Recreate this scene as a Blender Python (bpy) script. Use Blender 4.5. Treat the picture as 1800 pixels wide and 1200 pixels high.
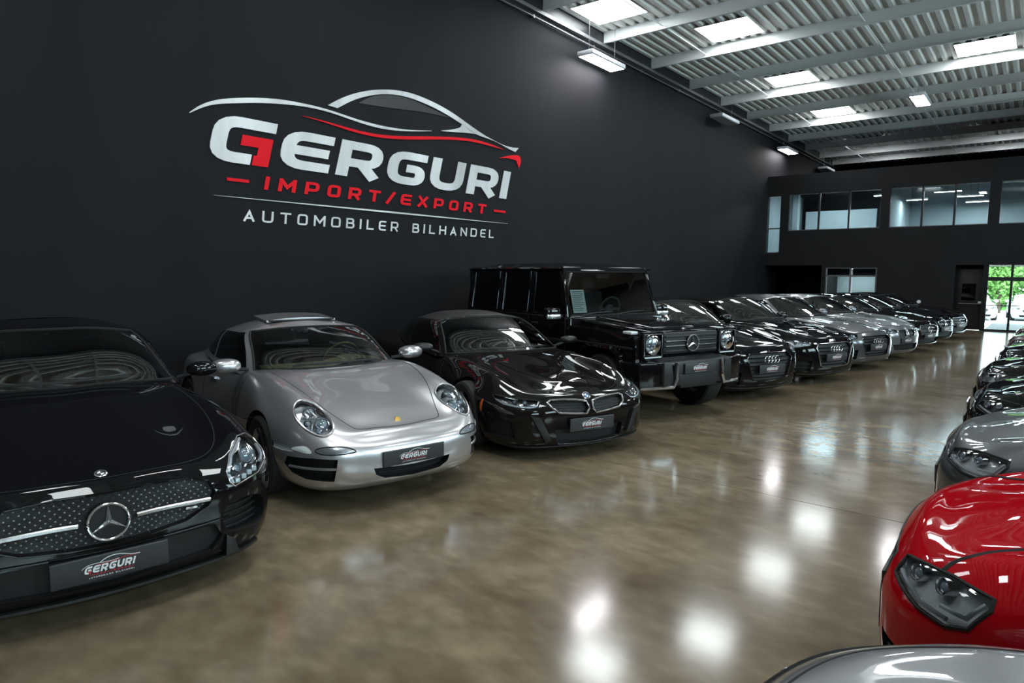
import bpy, bmesh, math, random
import numpy as np
from mathutils import Matrix, Vector
from mathutils.bvhtree import BVHTree

for o in list(bpy.data.objects):
    bpy.data.objects.remove(o)
SC = bpy.context.scene
COL = SC.collection
R = math.radians

# ------------------------------------------------------------------ camera
FPX, CAM_H, PITCH, ROLL, YAW = 1161.0, 1.8, R(5.95), R(.31), R(38.51)
fwd = Vector((-math.sin(YAW)*math.cos(PITCH), math.cos(YAW)*math.cos(PITCH), -math.sin(PITCH)))
rgt = Vector((math.cos(YAW), math.sin(YAW), 0))
upv = rgt.cross(fwd)
r2 = math.cos(ROLL)*rgt + math.sin(ROLL)*upv
u2 = -math.sin(ROLL)*rgt + math.cos(ROLL)*upv
cam_d = bpy.data.cameras.new('camera')
cam = bpy.data.objects.new('camera', cam_d)
COL.objects.link(cam)
mw = Matrix((r2, u2, -fwd)).transposed().to_4x4()
mw.translation = (0, 0, CAM_H)
cam.matrix_world = mw
cam_d.sensor_width = 36.0
cam_d.lens = 36.0*FPX/1800.0
cam_d.clip_start = .05
SC.camera = cam

# ------------------------------------------------------------------ world, exposure
SKYLIGHT, LAMP, WORLD, EXPO = 15.0, 30.0, 13.0, 0.32
SC.view_settings.view_transform = 'Standard'
SC.view_settings.look = 'None'
SC.view_settings.gamma = 1.0
SC.view_settings.use_curve_mapping = False
SC.view_settings.exposure = EXPO
wd = bpy.data.worlds.new('daylight')
SC.world = wd
wd.use_nodes = True
bgn = wd.node_tree.nodes['Background']
bgn.inputs[0].default_value = (.86, .93, 1.0, 1)
bgn.inputs[1].default_value = WORLD
SC.cycles.use_denoising = True
def portal(loc, rot, w, h):
    # sampling guide for the daylight that enters through a real opening; gives off no light of its own
    l = bpy.data.lights.new('daylight_portal', 'AREA'); l.shape = 'RECTANGLE'; l.size = w; l.size_y = h
    l.cycles.is_portal = True
    o = bpy.data.objects.new('daylight_portal', l); COL.objects.link(o); o.location = loc; o.rotation_euler = rot
for y_ in (-1.5, 4.5, 10.5, 16.5, 22.5):          # windows of the right wall, facing the hall
    portal((6.3, y_, 3.55), (0, R(90), 0), 2.7, 4.0)
portal((.75, 26.45, 1.05), (R(-90), 0, 0), 4.2, 2.1)   # glass door
SC.cycles.max_bounces = 8
SC.cycles.diffuse_bounces = 4
SC.cycles.glossy_bounces = 5
SC.cycles.transparent_max_bounces = 16
SC.cycles.sample_clamp_indirect = 6.0
SC.cycles.caustics_reflective = False
SC.cycles.caustics_refractive = False

# ------------------------------------------------------------------ materials
MATS = {}
def pmat(name, col, rough=.5, metal=0., coat=0., coat_r=.03, spec=.5, emit=None, es=0., noise=None):
    m = bpy.data.materials.new(name); m.use_nodes = True
    nt = m.node_tree; b = nt.nodes['Principled BSDF']
    b.inputs['Base Color'].default_value = (*col, 1)
    b.inputs['Roughness'].default_value = rough
    b.inputs['Metallic'].default_value = metal
    b.inputs['Coat Weight'].default_value = coat
    b.inputs['Coat Roughness'].default_value = coat_r
    b.inputs['Specular IOR Level'].default_value = spec
    if emit:
        b.inputs['Emission Color'].default_value = (*emit, 1)
        b.inputs['Emission Strength'].default_value = es
    # a little procedural grain so that no surface is perfectly uniform
    sc_, amt = noise or (40., .06)
    tc = nt.nodes.new('ShaderNodeTexCoord'); nz = nt.nodes.new('ShaderNodeTexNoise')
    nz.inputs['Scale'].default_value = sc_; nz.inputs['Detail'].default_value = 4
    nt.links.new(tc.outputs['Object'], nz.inputs['Vector'])
    mr = nt.nodes.new('ShaderNodeMapRange')
    mr.inputs['To Min'].default_value = max(0, rough-amt); mr.inputs['To Max'].default_value = min(1, rough+amt)
    nt.links.new(nz.outputs['Fac'], mr.inputs['Value'])
    nt.links.new(mr.outputs['Result'], b.inputs['Roughness'])
    MATS[name] = m
    return m
def glassmat(name, tint, ior=1.55, gl=(1, 1, 1), rough=.0):
    m = bpy.data.materials.new(name); m.use_nodes = True
    nt = m.node_tree; nt.nodes.clear()
    out = nt.nodes.new('ShaderNodeOutputMaterial'); mx = nt.nodes.new('ShaderNodeMixShader')
    tr = nt.nodes.new('ShaderNodeBsdfTransparent'); gs = nt.nodes.new('ShaderNodeBsdfGlossy'); fr = nt.nodes.new('ShaderNodeFresnel')
    tr.inputs['Color'].default_value = (*tint, 1)
    gs.inputs['Color'].default_value = (*gl, 1); gs.inputs['Roughness'].default_value = rough
    fr.inputs['IOR'].default_value = ior
    nt.links.new(fr.outputs[0], mx.inputs[0]); nt.links.new(tr.outputs[0], mx.inputs[1]); nt.links.new(gs.outputs[0], mx.inputs[2])
    nt.links.new(mx.outputs[0], out.inputs['Surface'])
    MATS[name] = m
    return m

pmat('black_paint', (.005, .005, .006), .5, 0, .8, .02, 0., noise=(3, .02))
pmat('black_paint_warm', (.008, .0066, .0066), .5, 0, .8, .02, 0., noise=(3, .02))
pmat('silver_paint', (.57, .555, .575), .30, .8, 1.0, .04, .5, noise=(3, .02))
pmat('grey_paint', (.10, .10, .11), .32, .6, 1.0, .03, .5, noise=(3, .02))
pmat('light_grey_paint', (.22, .22, .235), .32, .6, 1.0, .03, .5, noise=(3, .02))
pmat('slate_paint', (.045, .05, .056), .4, .4, 1.0, .03, .5, noise=(3, .02))
pmat('red_paint', (.36, .002, .007), .5, 0, .6, .02, 0., noise=(3, .02))
pmat('dark_red_paint', (.10, .004, .012), .3, .2, 1.0, .03, .5, noise=(3, .02))
pmat('white_paint', (.75, .76, .78), .3, 0, 1.0, .03)
pmat('black_plastic', (.012, .012, .013), .45)
pmat('satin_black', (.006, .006, .007), .6)
pmat('seam', (.003, .003, .003), .8)
pmat('rubber', (.010, .010, .010), .75)
pmat('alloy', (.42, .42, .44), .3, .9)
pmat('dark_alloy', (.05, .05, .055), .35, .8)
pmat('stud_silver', (.40, .40, .42), .35, .4)
pmat('chrome', (.86, .86, .87), .16, .9)
pmat('satin_chrome', (.60, .60, .62), .25, 1.0)
pmat('dark_chrome', (.16, .16, .17), .2, 1.0)
pmat('reflector', (.62, .65, .68), .22, .9)
pmat('lamp_white', (.75, .78, .80), .3, .1, .5)
pmat('projector', (.25, .30, .34), .05, .3, 1.0)
pmat('amber', (.55, .10, .02), .25, 0, .6)
pmat('gold', (.55, .36, .08), .3, .8)
pmat('blue_enamel', (.12, .25, .55), .3, 0, .5)
pmat('interior_dark', (.02, .02, .022), .7)
pmat('interior_grey', (.06, .06, .065), .7)
pmat('interior_tan', (.36, .30, .20), .6)
pmat('plate_dark', (.030, .031, .034), .45)
pmat('plate_white', (.80, .80, .82), .45)
pmat('plate_red', (.50, .03, .05), .45)
pmat('paper', (.85, .86, .86), .7)
glassmat('windscreen', (.66, .74, .72), 2.9)
glassmat('green_screen', (.78, .89, .86), 2.5)
glassmat('dark_glass', (.07, .075, .08), 1.5)
glassmat('lens', (.90, .93, .95), 1.45)
glassmat('clear_pane', (.80, .90, .90), 1.5)
glassmat('tinted_pane', (.80, .90, .92), 1.5)

# ------------------------------------------------------------------ object helpers
def link(o, parent=None):
    COL.objects.link(o)
    if parent is not None:
        o.parent = parent
    return o
def mesh(name, verts, faces, mats, mi=None, smooth=True, sharp=None):
    me = bpy.data.meshes.new(name)
    me.from_pydata([tuple(map(float, v)) for v in verts], [], [tuple(map(int, f)) for f in faces])
    if isinstance(mats, str):
        mats = [mats]
    for m in mats:
        me.materials.append(MATS[m])
    if mi is not None:
        me.polygons.foreach_set('material_index', np.asarray(mi, dtype=np.int32))
    me.polygons.foreach_set('use_smooth', np.full(len(me.polygons), bool(smooth)))
    me.update()
    if sharp:
        me.set_sharp_from_angle(angle=R(sharp))
    return me
def obj(name, me, parent=None, loc=None, rot=None, scale=None):
    o = bpy.data.objects.new(name, me)
    if loc is not None: o.location = loc
    if rot is not None: o.rotation_euler = rot
    if scale is not None: o.scale = scale
    return link(o, parent)
def empty(name, loc=(0, 0, 0), rz=0.):
    o = bpy.data.objects.new(name, None)
    o.empty_display_size = .2
    o.location = loc; o.rotation_euler = (0, 0, rz)
    return link(o)
def tag(o, label, cat, group=None):
    o['label'] = label; o['category'] = cat
    if group: o['group'] = group
    return o
def struct(o, label=None):
    o['kind'] = 'structure'
    if label: o['label'] = label
    return o

class G:
    """collects geometry into one mesh"""
    def __init__(s): s.v = []; s.f = []; s.m = []
    def add(s, v, f, m=0, M=None):
        n = len(s.v)
        if M is not None: v = [tuple(M @ Vector(p)) for p in v]
        s.v += [tuple(p) for p in v]; s.f += [tuple(i+n for i in q) for q in f]; s.m += [m]*len(f)
        return s
    def box(s, lo, hi, m=0, M=None, bev=0.):
        x0, y0, z0 = lo; x1, y1, z1 = hi
        if bev > 0:
            bm = bmesh.new(); bmesh.ops.create_cube(bm, size=1)
            for q in bm.verts:
                q.co = ((x0+x1)/2+q.co.x*(x1-x0), (y0+y1)/2+q.co.y*(y1-y0), (z0+z1)/2+q.co.z*(z1-z0))
            bmesh.ops.bevel(bm, geom=bm.edges[:], offset=bev, segments=3, profile=.5, affect='EDGES')
            bm.verts.index_update()
            s.add([tuple(q.co) for q in bm.verts], [[q.index for q in f.verts] for f in bm.faces], m, M)
            bm.free(); return s
        v = [(x0, y0, z0), (x1, y0, z0), (x1, y1, z0), (x0, y1, z0), (x0, y0, z1), (x1, y0, z1), (x1, y1, z1), (x0, y1, z1)]
        return s.add(v, [(3, 2, 1, 0), (4, 5, 6, 7), (0, 1, 5, 4), (1, 2, 6, 5), (2, 3, 7, 6), (3, 0, 4, 7)], m, M)
    def hexa(s, p, m=0, bev=0.):
        """8 corners: bottom 4 (ccw seen from above) then top 4"""
        bm = bmesh.new(); vs = [bm.verts.new(q) for q in p]
        for f in [(3, 2, 1, 0), (4, 5, 6, 7), (0, 1, 5, 4), (1, 2, 6, 5), (2, 3, 7, 6), (3, 0, 4, 7)]:
            bm.faces.new([vs[i] for i in f])
        if bev: bmesh.ops.bevel(bm, geom=bm.edges[:], offset=bev, segments=3, profile=.5, affect='EDGES')
        bm.verts.index_update()
        s.add([tuple(q.co) for q in bm.verts], [[q.index for q in f.verts] for f in bm.faces], m)
        bm.free(); return s
    def tube(s, pts, r, n=6, m=0, closed=False, flat=1.0, up=None):
        P = np.array(pts, float); L = len(P)
        T = np.zeros_like(P)
        for i in range(L):
            a = P[(i-1) % L] if (closed or i > 0) else P[i]
            b = P[(i+1) % L] if (closed or i < L-1) else P[i]
            d = b-a; T[i] = d/(np.linalg.norm(d)+1e-12)
        if up is None:
            up = np.array([0, 0, 1.]) if abs(T[:, 2]).mean() < .8 else np.array([1., 0, 0])
        up = np.array(up, float)
        rr = np.full(L, r) if np.isscalar(r) else np.array(r)
        v = []
        for i in range(L):
            a = np.cross(T[i], up); a /= (np.linalg.norm(a)+1e-12); b = np.cross(a, T[i])
            for k in range(n):
                t = 2*math.pi*(k+.5)/n
                v.append(P[i]+rr[i]*(math.cos(t)*a+flat*math.sin(t)*b))
        f = []
        for i in range(L if closed else L-1):
            j = (i+1) % L
            for k in range(n):
                f.append((i*n+k, i*n+(k+1) % n, j*n+(k+1) % n, j*n+k))
        if not closed:
            f.append(tuple(range(n))[::-1]); f.append(tuple(range((L-1)*n, L*n)))
        return s.add(v, f, m)
    def lathe(s, prof, n=24, m=0, M=None, axis='y', cap=False):
        v = []; f = []
        for (r, h) in prof:
            for k in range(n):
                t = 2*math.pi*k/n; c, q = r*math.cos(t), r*math.sin(t)
                v.append({'y': (c, h, q), 'x': (h, c, q), 'z': (c, q, h)}[axis])
        for i in range(len(prof)-1):
            for k in range(n):
                f.append((i*n+k, i*n+(k+1) % n, (i+1)*n+(k+1) % n, (i+1)*n+k))
        if cap: f.append(tuple(range((len(prof)-1)*n, len(prof)*n)))
        return s.add(v, f, m, M)
    def ellipsoid(s, c, r, m=0, nu=20, nv=12, p=1.0, M=None):
        v = []; f = []
        sg = lambda x: math.copysign(abs(x)**p, x)
        for i in range(nv+1):
            a = math.pi*(i/nv-.5)
            for k in range(nu):
                t = 2*math.pi*k/nu
                v.append((c[0]+r[0]*sg(math.cos(a))*sg(math.cos(t)), c[1]+r[1]*sg(math.cos(a))*sg(math.sin(t)), c[2]+r[2]*sg(math.sin(a))))
        for i in range(nv):
            for k in range(nu):
                f.append((i*nu+k, i*nu+(k+1) % nu, (i+1)*nu+(k+1) % nu, (i+1)*nu+k))
        return s.add(v, f, m, M)
    def mesh(s, name, mats, smooth=True, sharp=35): return mesh(name, s.v, s.f, mats, s.m, smooth, sharp if smooth else None)
    def obj(s, name, mats, parent=None, smooth=True, sharp=35, **k): return obj(name, s.mesh(name, mats, smooth, sharp), parent, **k)

def torus_pts(c, r, n, ax_u, ax_v):
    c = np.array(c, float)
    return [c+r*(math.cos(2*math.pi*k/n)*np.array(ax_u)+math.sin(2*math.pi*k/n)*np.array(ax_v)) for k in range(n)]
def copy_tree(o, parent=None):
    c = o.copy(); COL.objects.link(c)
    if parent is not None: c.parent = parent
    for ch in o.children:
        copy_tree(ch, c)
    return c

# ------------------------------------------------------------------ stroke lettering
def fillet(pts, rad):
    out = [np.array(pts[0], float)]
    for i in range(1, len(pts)-1):
        a, b, c = (np.array(pts[j], float) for j in (i-1, i, i+1))
        d1 = a-b; d2 = c-b; l1 = np.linalg.norm(d1); l2 = np.linalg.norm(d2)
        r = min(rad, l1*.49, l2*.49)
        if r < 1e-4: out.append(b); continue
        p, q = b+d1/l1*r, b+d2/l2*r
        for k in range(6):
            t = k/5; out.append((1-t)**2*p+2*t*(1-t)*b+t*t*q)
    out.append(np.array(pts[-1], float))
    return out
def stroke(pts, th):
    """flat ribbon outline along a polyline with mitred joints -> quads (2D)"""
    P = np.array(pts, float); n = len(P); v = []
    for i in range(n):
        d1 = P[i]-P[i-1] if i else P[1]-P[0]
        d2 = P[i+1]-P[i] if i < n-1 else P[-1]-P[-2]
        d1 = d1/np.linalg.norm(d1); d2 = d2/np.linalg.norm(d2)
        n1 = np.array([-d1[1], d1[0]]); n2 = np.array([-d2[1], d2[0]])
        m = n1+n2; m = m/(np.linalg.norm(m)+1e-9); m = m/max(.35, m@n1)
        v += [P[i]+m*th/2, P[i]-m*th/2]
    f = [(2*i, 2*i+1, 2*i+3, 2*i+2) for i in range(n-1)]
    return v, f
LV = []   # stroke number of each vertex of the last glyph
def glyph(ch, w, t, r):
    h = t/2
    g = {
     'G': [[(w, 1-h), (h, 1-h), (h, h), (w-h, h), (w-h, .50), (w*.48, .50)]],
     'E': [[(w, 1-h), (h, 1-h), (h, h), (w, h)], [(h, .5), (w*.94, .5)]],
     'R': [[(h, 0), (h, 1)], [(h, 1-h), (w-h, 1-h), (w-h, .40), (h, .40)], [(w*.52, .40), (w-h*.9, 0)]],
     'U': [[(h, 1), (h, h), (w-h, h), (w-h, 1)]],
     'I': [[(w/2, 0), (w/2, 1)]],
     'A': [[(h, 0), (w/2, 1-h*2.0), (w-h, 0)], [(w*.22, .30), (w*.78, .30)]],
     'T': [[(0, 1-h), (w, 1-h)], [(w/2, 1-h), (w/2, 0)]],
     'O': [[(w/2, h), (h, h), (h, 1-h), (w-h, 1-h), (w-h, h), (w/2, h)]],
     'M': [[(h, 0), (h, 1)], [(w-h, 0), (w-h, 1)], [(h*.7, 1-h*.5), (w/2, .34), (w-h*.7, 1-h*.5)]],
     'B': [[(h, 0), (h, 1)], [(h, 1-h), (w-h*1.6, 1-h), (w-h*1.6, .53), (h, .53)], [(h, .51), (w-h, .51), (w-h, h), (h, h)]],
     'L': [[(h, 1), (h, h), (w, h)]],
     'H': [[(h, 0), (h, 1)], [(w-h, 0), (w-h, 1)], [(h, .5), (w-h, .5)]],
     'N': [[(h, 0), (h, 1)], [(w-h, 0), (w-h, 1)], [(h*.8, 1-h*.6), (w-h*.8, h*.6)]],
     'D': [[(h, 0), (h, 1)], [(h, 1-h), (w-h, 1-h), (w-h, h), (h, h)]],
     'X': [[(0+h*.6, 0), (w-h*.6, 1)], [(h*.6, 1), (w-h*.6, 0)]],
     'P': [[(h, 0), (h, 1)], [(h, 1-h), (w-h, 1-h), (w-h, .36), (h, .36)]],
     '/': [[(0, -.05), (w, 1.05)]],
    }[ch]
    V = []; F = []; LV.clear()
    for li, pl in enumerate(g):
        pts = fillet(pl, r) if ch in 'GEUOBDPR' else pl
        v, f = stroke(pts, t); n = len(V)
        V += v; F += [tuple(i+n for i in q) for q in f]; LV.extend([li]*len(v))
    return V, F
def slab(V, F, depth, lv=None):
    """2D faces (a, b) -> solid in (a, b, c): front at c=depth; overlapping strokes step by half a millimetre"""
    n = len(V)
    v = [(p[0], p[1], depth+.0012*(lv[i] if lv else 0)) for i, p in enumerate(V)]+[(p[0], p[1], 0.) for p in V]
    f = [tuple(q) for q in F]
    cnt = {}
    for q in F:
        for i in range(len(q)):
            e = (q[i], q[(i+1) % len(q)]); cnt[e] = 1
    for (a, b) in cnt:
        if (b, a) not in cnt: f.append((b, a, a+n, b+n))
    return v, f
def poly_strip(top, bot):
    """two polylines of equal length -> quads"""
    n = len(top); V = list(top)+list(bot)
    return V, [(n+i, n+i+1, i+1, i) for i in range(n-1)]
def csp2(pts, n):
    """smooth open curve through points, uniform cubic interpolation"""
    P = np.array(pts, float)
    t = np.r_[0, np.cumsum(np.linalg.norm(np.diff(P, axis=0), axis=1)**.7)]
    te = np.concatenate([np.linspace(t[i], t[i+1], n, endpoint=False) for i in range(len(P)-1)]+[[t[-1]]])
    return spmat(t, te) @ P
def spmat(t, te):
    """matrix of natural cubic spline interpolation from knots t to te"""
    t = np.asarray(t, float); n = len(t); h = np.diff(t)
    A = np.zeros((n, n)); B = np.zeros((n, n)); A[0, 0] = A[-1, -1] = 1
    for i in range(1, n-1):
        A[i, i-1] = h[i-1]; A[i, i] = 2*(h[i-1]+h[i]); A[i, i+1] = h[i]
        B[i, i-1] = 6/h[i-1]; B[i, i+1] = 6/h[i]; B[i, i] = -6/h[i-1]-6/h[i]
    S = np.linalg.solve(A, B); I = np.eye(n); E = np.zeros((len(te), n))
    for k, x in enumerate(te):
        i = min(max(int(np.searchsorted(t, x)-1), 0), n-2); a = t[i+1]-x; b = x-t[i]
        E[k] = (S[i]*a**3+S[i+1]*b**3)/(6*h[i])+(I[i]/h[i]-S[i]*h[i]/6)*a+(I[i+1]/h[i]-S[i+1]*h[i]/6)*b
    return E
def table(pts):
    pts = sorted(pts); t = np.array([p[0] for p in pts], float); z = np.array([p[1] for p in pts], float)
    # monotone-ish cubic (pchip)
    h = np.diff(t); d = np.diff(z)/h; m = np.zeros(len(t))
    m[0], m[-1] = d[0], d[-1]
    for i in range(1, len(t)-1):
        m[i] = 0 if d[i-1]*d[i] <= 0 else (h[i-1]+h[i])*3/((2*h[i]+h[i-1])/d[i-1]+(h[i]+2*h[i-1])/d[i])
    def fn(x):
        x = np.clip(np.asarray(x, float), t[0], t[-1]); i = np.clip(np.searchsorted(t, x)-1, 0, len(t)-2)
        s = (x-t[i])/h[i]
        return ((1+2*s)*(1-s)**2*z[i]+s*(1-s)**2*h[i]*m[i]+s*s*(3-2*s)*z[i+1]+s*s*(s-1)*h[i]*m[i+1])
    return fn
# ------------------------------------------------------------------ room materials
WX, BY, RX, FY, TOP = -8.4, 26.2, 6.0, -6.0, 7.40
def concrete():
    m = bpy.data.materials.new('polished_concrete'); m.use_nodes = True; nt = m.node_tree; N = nt.nodes; L = nt.links
    b = N['Principled BSDF']; tc = N.new('ShaderNodeTexCoord')
    mp = N.new('ShaderNodeMapping'); mp.inputs['Scale'].default_value = (.75, 1.25, 1); mp.inputs['Rotation'].default_value = (0, 0, R(38)); L.new(tc.outputs['Object'], mp.inputs['Vector'])
    n1 = N.new('ShaderNodeTexNoise'); n1.inputs['Scale'].default_value = 1.1; n1.inputs['Detail'].default_value = 4; n1.inputs['Roughness'].default_value = .58; n1.inputs['Distortion'].default_value = .5
    n2 = N.new('ShaderNodeTexNoise'); n2.inputs['Scale'].default_value = 6; n2.inputs['Detail'].default_value = 2; n2.inputs['Roughness'].default_value = .5
    for n in (n1, n2): L.new(mp.outputs[0], n.inputs['Vector'])
    cr = N.new('ShaderNodeValToRGB'); e = cr.color_ramp.elements
    e[0].position = .30; e[0].color = (.105, .075, .045, 1); e[1].position = .72; e[1].color = (.32, .247, .164, 1)
    k = cr.color_ramp.elements.new(.5); k.color = (.187, .142, .091, 1)
    mx = N.new('ShaderNodeMix'); mx.data_type = 'FLOAT'; mx.inputs[0].default_value = .38
    L.new(n1.outputs['Fac'], mx.inputs[2]); L.new(n2.outputs['Fac'], mx.inputs[3]); L.new(mx.outputs[0], cr.inputs['Fac'])
    L.new(cr.outputs['Color'], b.inputs['Base Color'])
    mr = N.new('ShaderNodeMapRange'); mr.inputs['From Min'].default_value = .35; mr.inputs['From Max'].default_value = .7; mr.inputs['To Min'].default_value = .125; mr.inputs['To Max'].default_value = .145
    L.new(n1.outputs['Fac'], mr.inputs['Value']); L.new(mr.outputs[0], b.inputs['Roughness'])
    b.inputs['Specular IOR Level'].default_value = .55
    MATS['polished_concrete'] = m
def wallmat(name, c0, c1, rough):
    m = bpy.data.materials.new(name); m.use_nodes = True; nt = m.node_tree; N = nt.nodes; L = nt.links
    b = N['Principled BSDF']; tc = N.new('ShaderNodeTexCoord')
    mp = N.new('ShaderNodeMapping'); mp.inputs['Scale'].default_value = (1, 1, .22); L.new(tc.outputs['Object'], mp.inputs['Vector'])
    n = N.new('ShaderNodeTexNoise'); n.inputs['Scale'].default_value = 1.3; n.inputs['Detail'].default_value = 5; L.new(mp.outputs[0], n.inputs['Vector'])
    cr = N.new('ShaderNodeValToRGB'); e = cr.color_ramp.elements
    e[0].position = .3; e[0].color = (*c0, 1); e[1].position = .7; e[1].color = (*c1, 1)
    L.new(n.outputs['Fac'], cr.inputs['Fac']); L.new(cr.outputs['Color'], b.inputs['Base Color'])
    b.inputs['Roughness'].default_value = rough; b.inputs['Specular IOR Level'].default_value = .16
    MATS[name] = m
concrete()
wallmat('black_wall', (.0068, .0074, .0094), (.0098, .0106, .0132), .7)
wallmat('grey_black_wall', (.012, .0125, .0145), (.0155, .0165, .019), .6)
wallmat('office_wall', (.42, .49, .52), (.50, .56, .59), .7)
wallmat('side_wall', (.10, .10, .105), (.13, .13, .135), .6)
pmat('galvanised', (.82, .81, .77), .45, .1, noise=(6, .15))
pmat('purlin_steel', (.88, .89, .90), .42, .05, noise=(5, .12))
pmat('frame_black', (.012, .013, .015), .4)
pmat('rail_steel', (.20, .20, .21), .4, .7)
pmat('lamp_housing', (.62, .62, .66), .4)
pmat('lamp_on', (.9, .9, .9), .5, emit=(1, .97, 1), es=LAMP)
pmat('lamp_off', (.30, .29, .29), .4)
pmat('skylight_sheet', (.85, .88, .88), .5, emit=(.93, 1, 1), es=SKYLIGHT)
pmat('office_lamp', (.9, .9, .9), .5, emit=(.92, .98, 1), es=85.0)
pmat('asphalt', (.42, .42, .42), .8)
pmat('bark', (.10, .07, .05), .9)
pmat('joint', (.22, .18, .13), .8)
wallmat('logo_silver', (.42, .42, .43), (.84, .84, .85), .45)
pmat('logo_red', (.74, .010, .020), .6, spec=.1)
pmat('logo_grey', (.035, .035, .037), .3)
pmat('button_white', (.9, .9, .9), .4)

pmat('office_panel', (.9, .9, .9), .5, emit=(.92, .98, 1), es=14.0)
def emit_box(lo, hi, mat):
    # a thin diffuser that glows on its underside only
    g = G().box(lo, hi, 1); g.m[0] = 0
    return g.mesh('diffuser', [mat, 'lamp_housing'], smooth=False)
# ------------------------------------------------------------------ floor
fl = struct(G().box((WX-.3, FY-.3, -.12), (RX+.3, BY+.15, -.012)).obj('floor', 'joint', smooth=False))
edges = [FY, -.6, 5.43, 11.45, 17.45, 23.45, BY+.12]
for i in range(len(edges)-1):
    s = G().box((WX, edges[i]+.004, -.012), (RX, edges[i+1]-.004, 0.)).obj('concrete_slab', 'polished_concrete', fl, smooth=False)
# ------------------------------------------------------------------ left wall, rail
struct(G().box((WX-.25, FY, -.1), (WX, 40, TOP+.3)).obj('wall_left', 'black_wall', smooth=False))
t1 = struct(G().box((WX, FY, 7.03), (WX+.10, 38, 7.10)).box((WX, FY, 6.99), (WX+.012, 38, 7.36), 1).obj('trim_1', ['rail_steel', 'frame_black'], smooth=False))
g = G(); g.tube([(WX+.06, FY+.2, 6.93), (WX+.06, 36, 6.93)], .018, 8)
for k in range(18): g.box((WX+.002, -5+k*2.3, 6.90), (WX+.075, -4.95+k*2.3, 6.965))
tag(g.obj('conduit', 'rail_steel'), 'thin grey steel conduit running along the top of the black logo wall', 'conduit')
# ------------------------------------------------------------------ right and rear walls, with daylight windows
g = G(); ys = [FY, -3.5, .5, 2.5, 6.5, 8.5, 12.5, 14.5, 18.5, 20.5, 24.5, BY+.2]
g.box((RX, FY, -.1), (RX+.25, BY+.2, 2.2)); g.box((RX, FY, 4.9), (RX+.25, 40, TOP+.3)); g.box((RX, BY+.2, 2.1), (RX+.25, 40, 4.9))
for i in range(0, len(ys), 2): g.box((RX, ys[i], 2.2), (RX+.25, ys[i+1], 4.9))
wr = struct(g.obj('wall_right', 'side_wall', smooth=False))
for i in range(1, len(ys)-1, 2):
    a, b = ys[i], ys[i+1]
    f = G()
    for yy in (a, (a+b)/2-.03, b-.06): f.box((RX+.08, yy, 2.2), (RX+.16, yy+.06, 4.9))
    for zz in (2.2, 3.5, 4.84): f.box((RX+.081, a, zz), (RX+.159, b, zz+.06))
    w = f.obj('window_frame', 'frame_black', wr, smooth=False)
    G().box((RX+.115, a+.03, 2.23), (RX+.125, b-.03, 4.87)).obj('pane', 'clear_pane', wr, smooth=False)
struct(G().box((WX-.25, FY-.25, -.1), (RX+.25, FY, TOP+.3)).obj('wall_rear', 'side_wall', smooth=False))
# ------------------------------------------------------------------ ceiling: deck sheets, purlins, skylights with added fill panels, sag rods
ce = struct(G().box((WX-.25, FY-.25, TOP+.16), (RX+.25, 40.2, TOP+.26)).obj('ceiling', 'galvanised', smooth=False))
def deck_profile(n, dz=0.):
    p = []
    for k in range(n):
        x = k*.24
        p += [(x, dz), (x+.085, dz), (x+.12, .075+dz), (x+.205, .075+dz)]
    p.append((n*.24, dz)); return p
def sheet(n, y0, y1, th=.006, dz=0.):
    p = deck_profile(n, dz); q = len(p)
    v = [(a, y0, b) for a, b in p]+[(a, y1, b) for a, b in p]+[(a, y0, b+th) for a, b in p]+[(a, y1, b+th) for a, b in p]
    f = []
    for i in range(q-1):
        f += [(i, i+q, i+1+q, i+1), (2*q+i, 2*q+i+1, 3*q+i+1, 3*q+i)]
    return v, f
v, f = sheet(4, 0, 11.5)
me_sheet = mesh('roof_sheet', v, f, 'galvanised', smooth=False)
for i in range(15):
    for j in range(4):
        obj('roof_sheet', me_sheet, ce, (WX+i*.96, FY+j*11.5, TOP))
PURLIN_Y = [13.92+2.42*k for k in range(-8, 10)]
zp = [(0, .27), (.075, .27), (.075, .262), (.008, .262), (.008, .008), (.008, .008), (-.067, .008), (-.067, 0), (0, 0)]
pv = [(WX+.02, a, b) for a, b in zp]+[(RX, a, b) for a, b in zp]; nq = len(zp)
me_p = mesh('purlin', pv, [(i, (i+1) % nq, (i+1) % nq+nq, i+nq) for i in range(nq)]+[tuple(range(nq))[::-1], tuple(range(nq, 2*nq))], 'purlin_steel', smooth=False)
for y in PURLIN_Y:
    obj('purlin', me_p, ce, (0, y, TOP-.272))
me_sky = emit_box((0, 0, -.022), (1.2, 1.15, -.010), 'skylight_sheet')
SKY = [(-6.6, y) for y in (.85, 5.7, 10.55, 14.95, 19.85, 24.75, 30.9)]+[(-8.2, 12.25), (-2.05, 30.9), (2.8, 30.9), (-6.6, 33.38), (-2.05, 33.38), (2.8, 33.38), (-2.05, 19.85), (-2.05, 10.3), (-2.05, 4.9), (-2.05, .1), (3.2, 19.85), (3.2, 14.9), (3.2, 10.1), (3.2, 5.2), (3.2, .3)]  # extra far end panels, the last row behind a beam, added to brighten the roof
for (x, y) in SKY:
    obj('skylight_or_fill', me_sky, ce, (x, y, TOP))
for x in (-3.35, .9, -6.9):
    G().tube([(x, FY+.1, 7.22), (x+.02, 39.5, 7.22)], .012, 6).obj('sag_rod', 'purlin_steel', ce)

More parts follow.
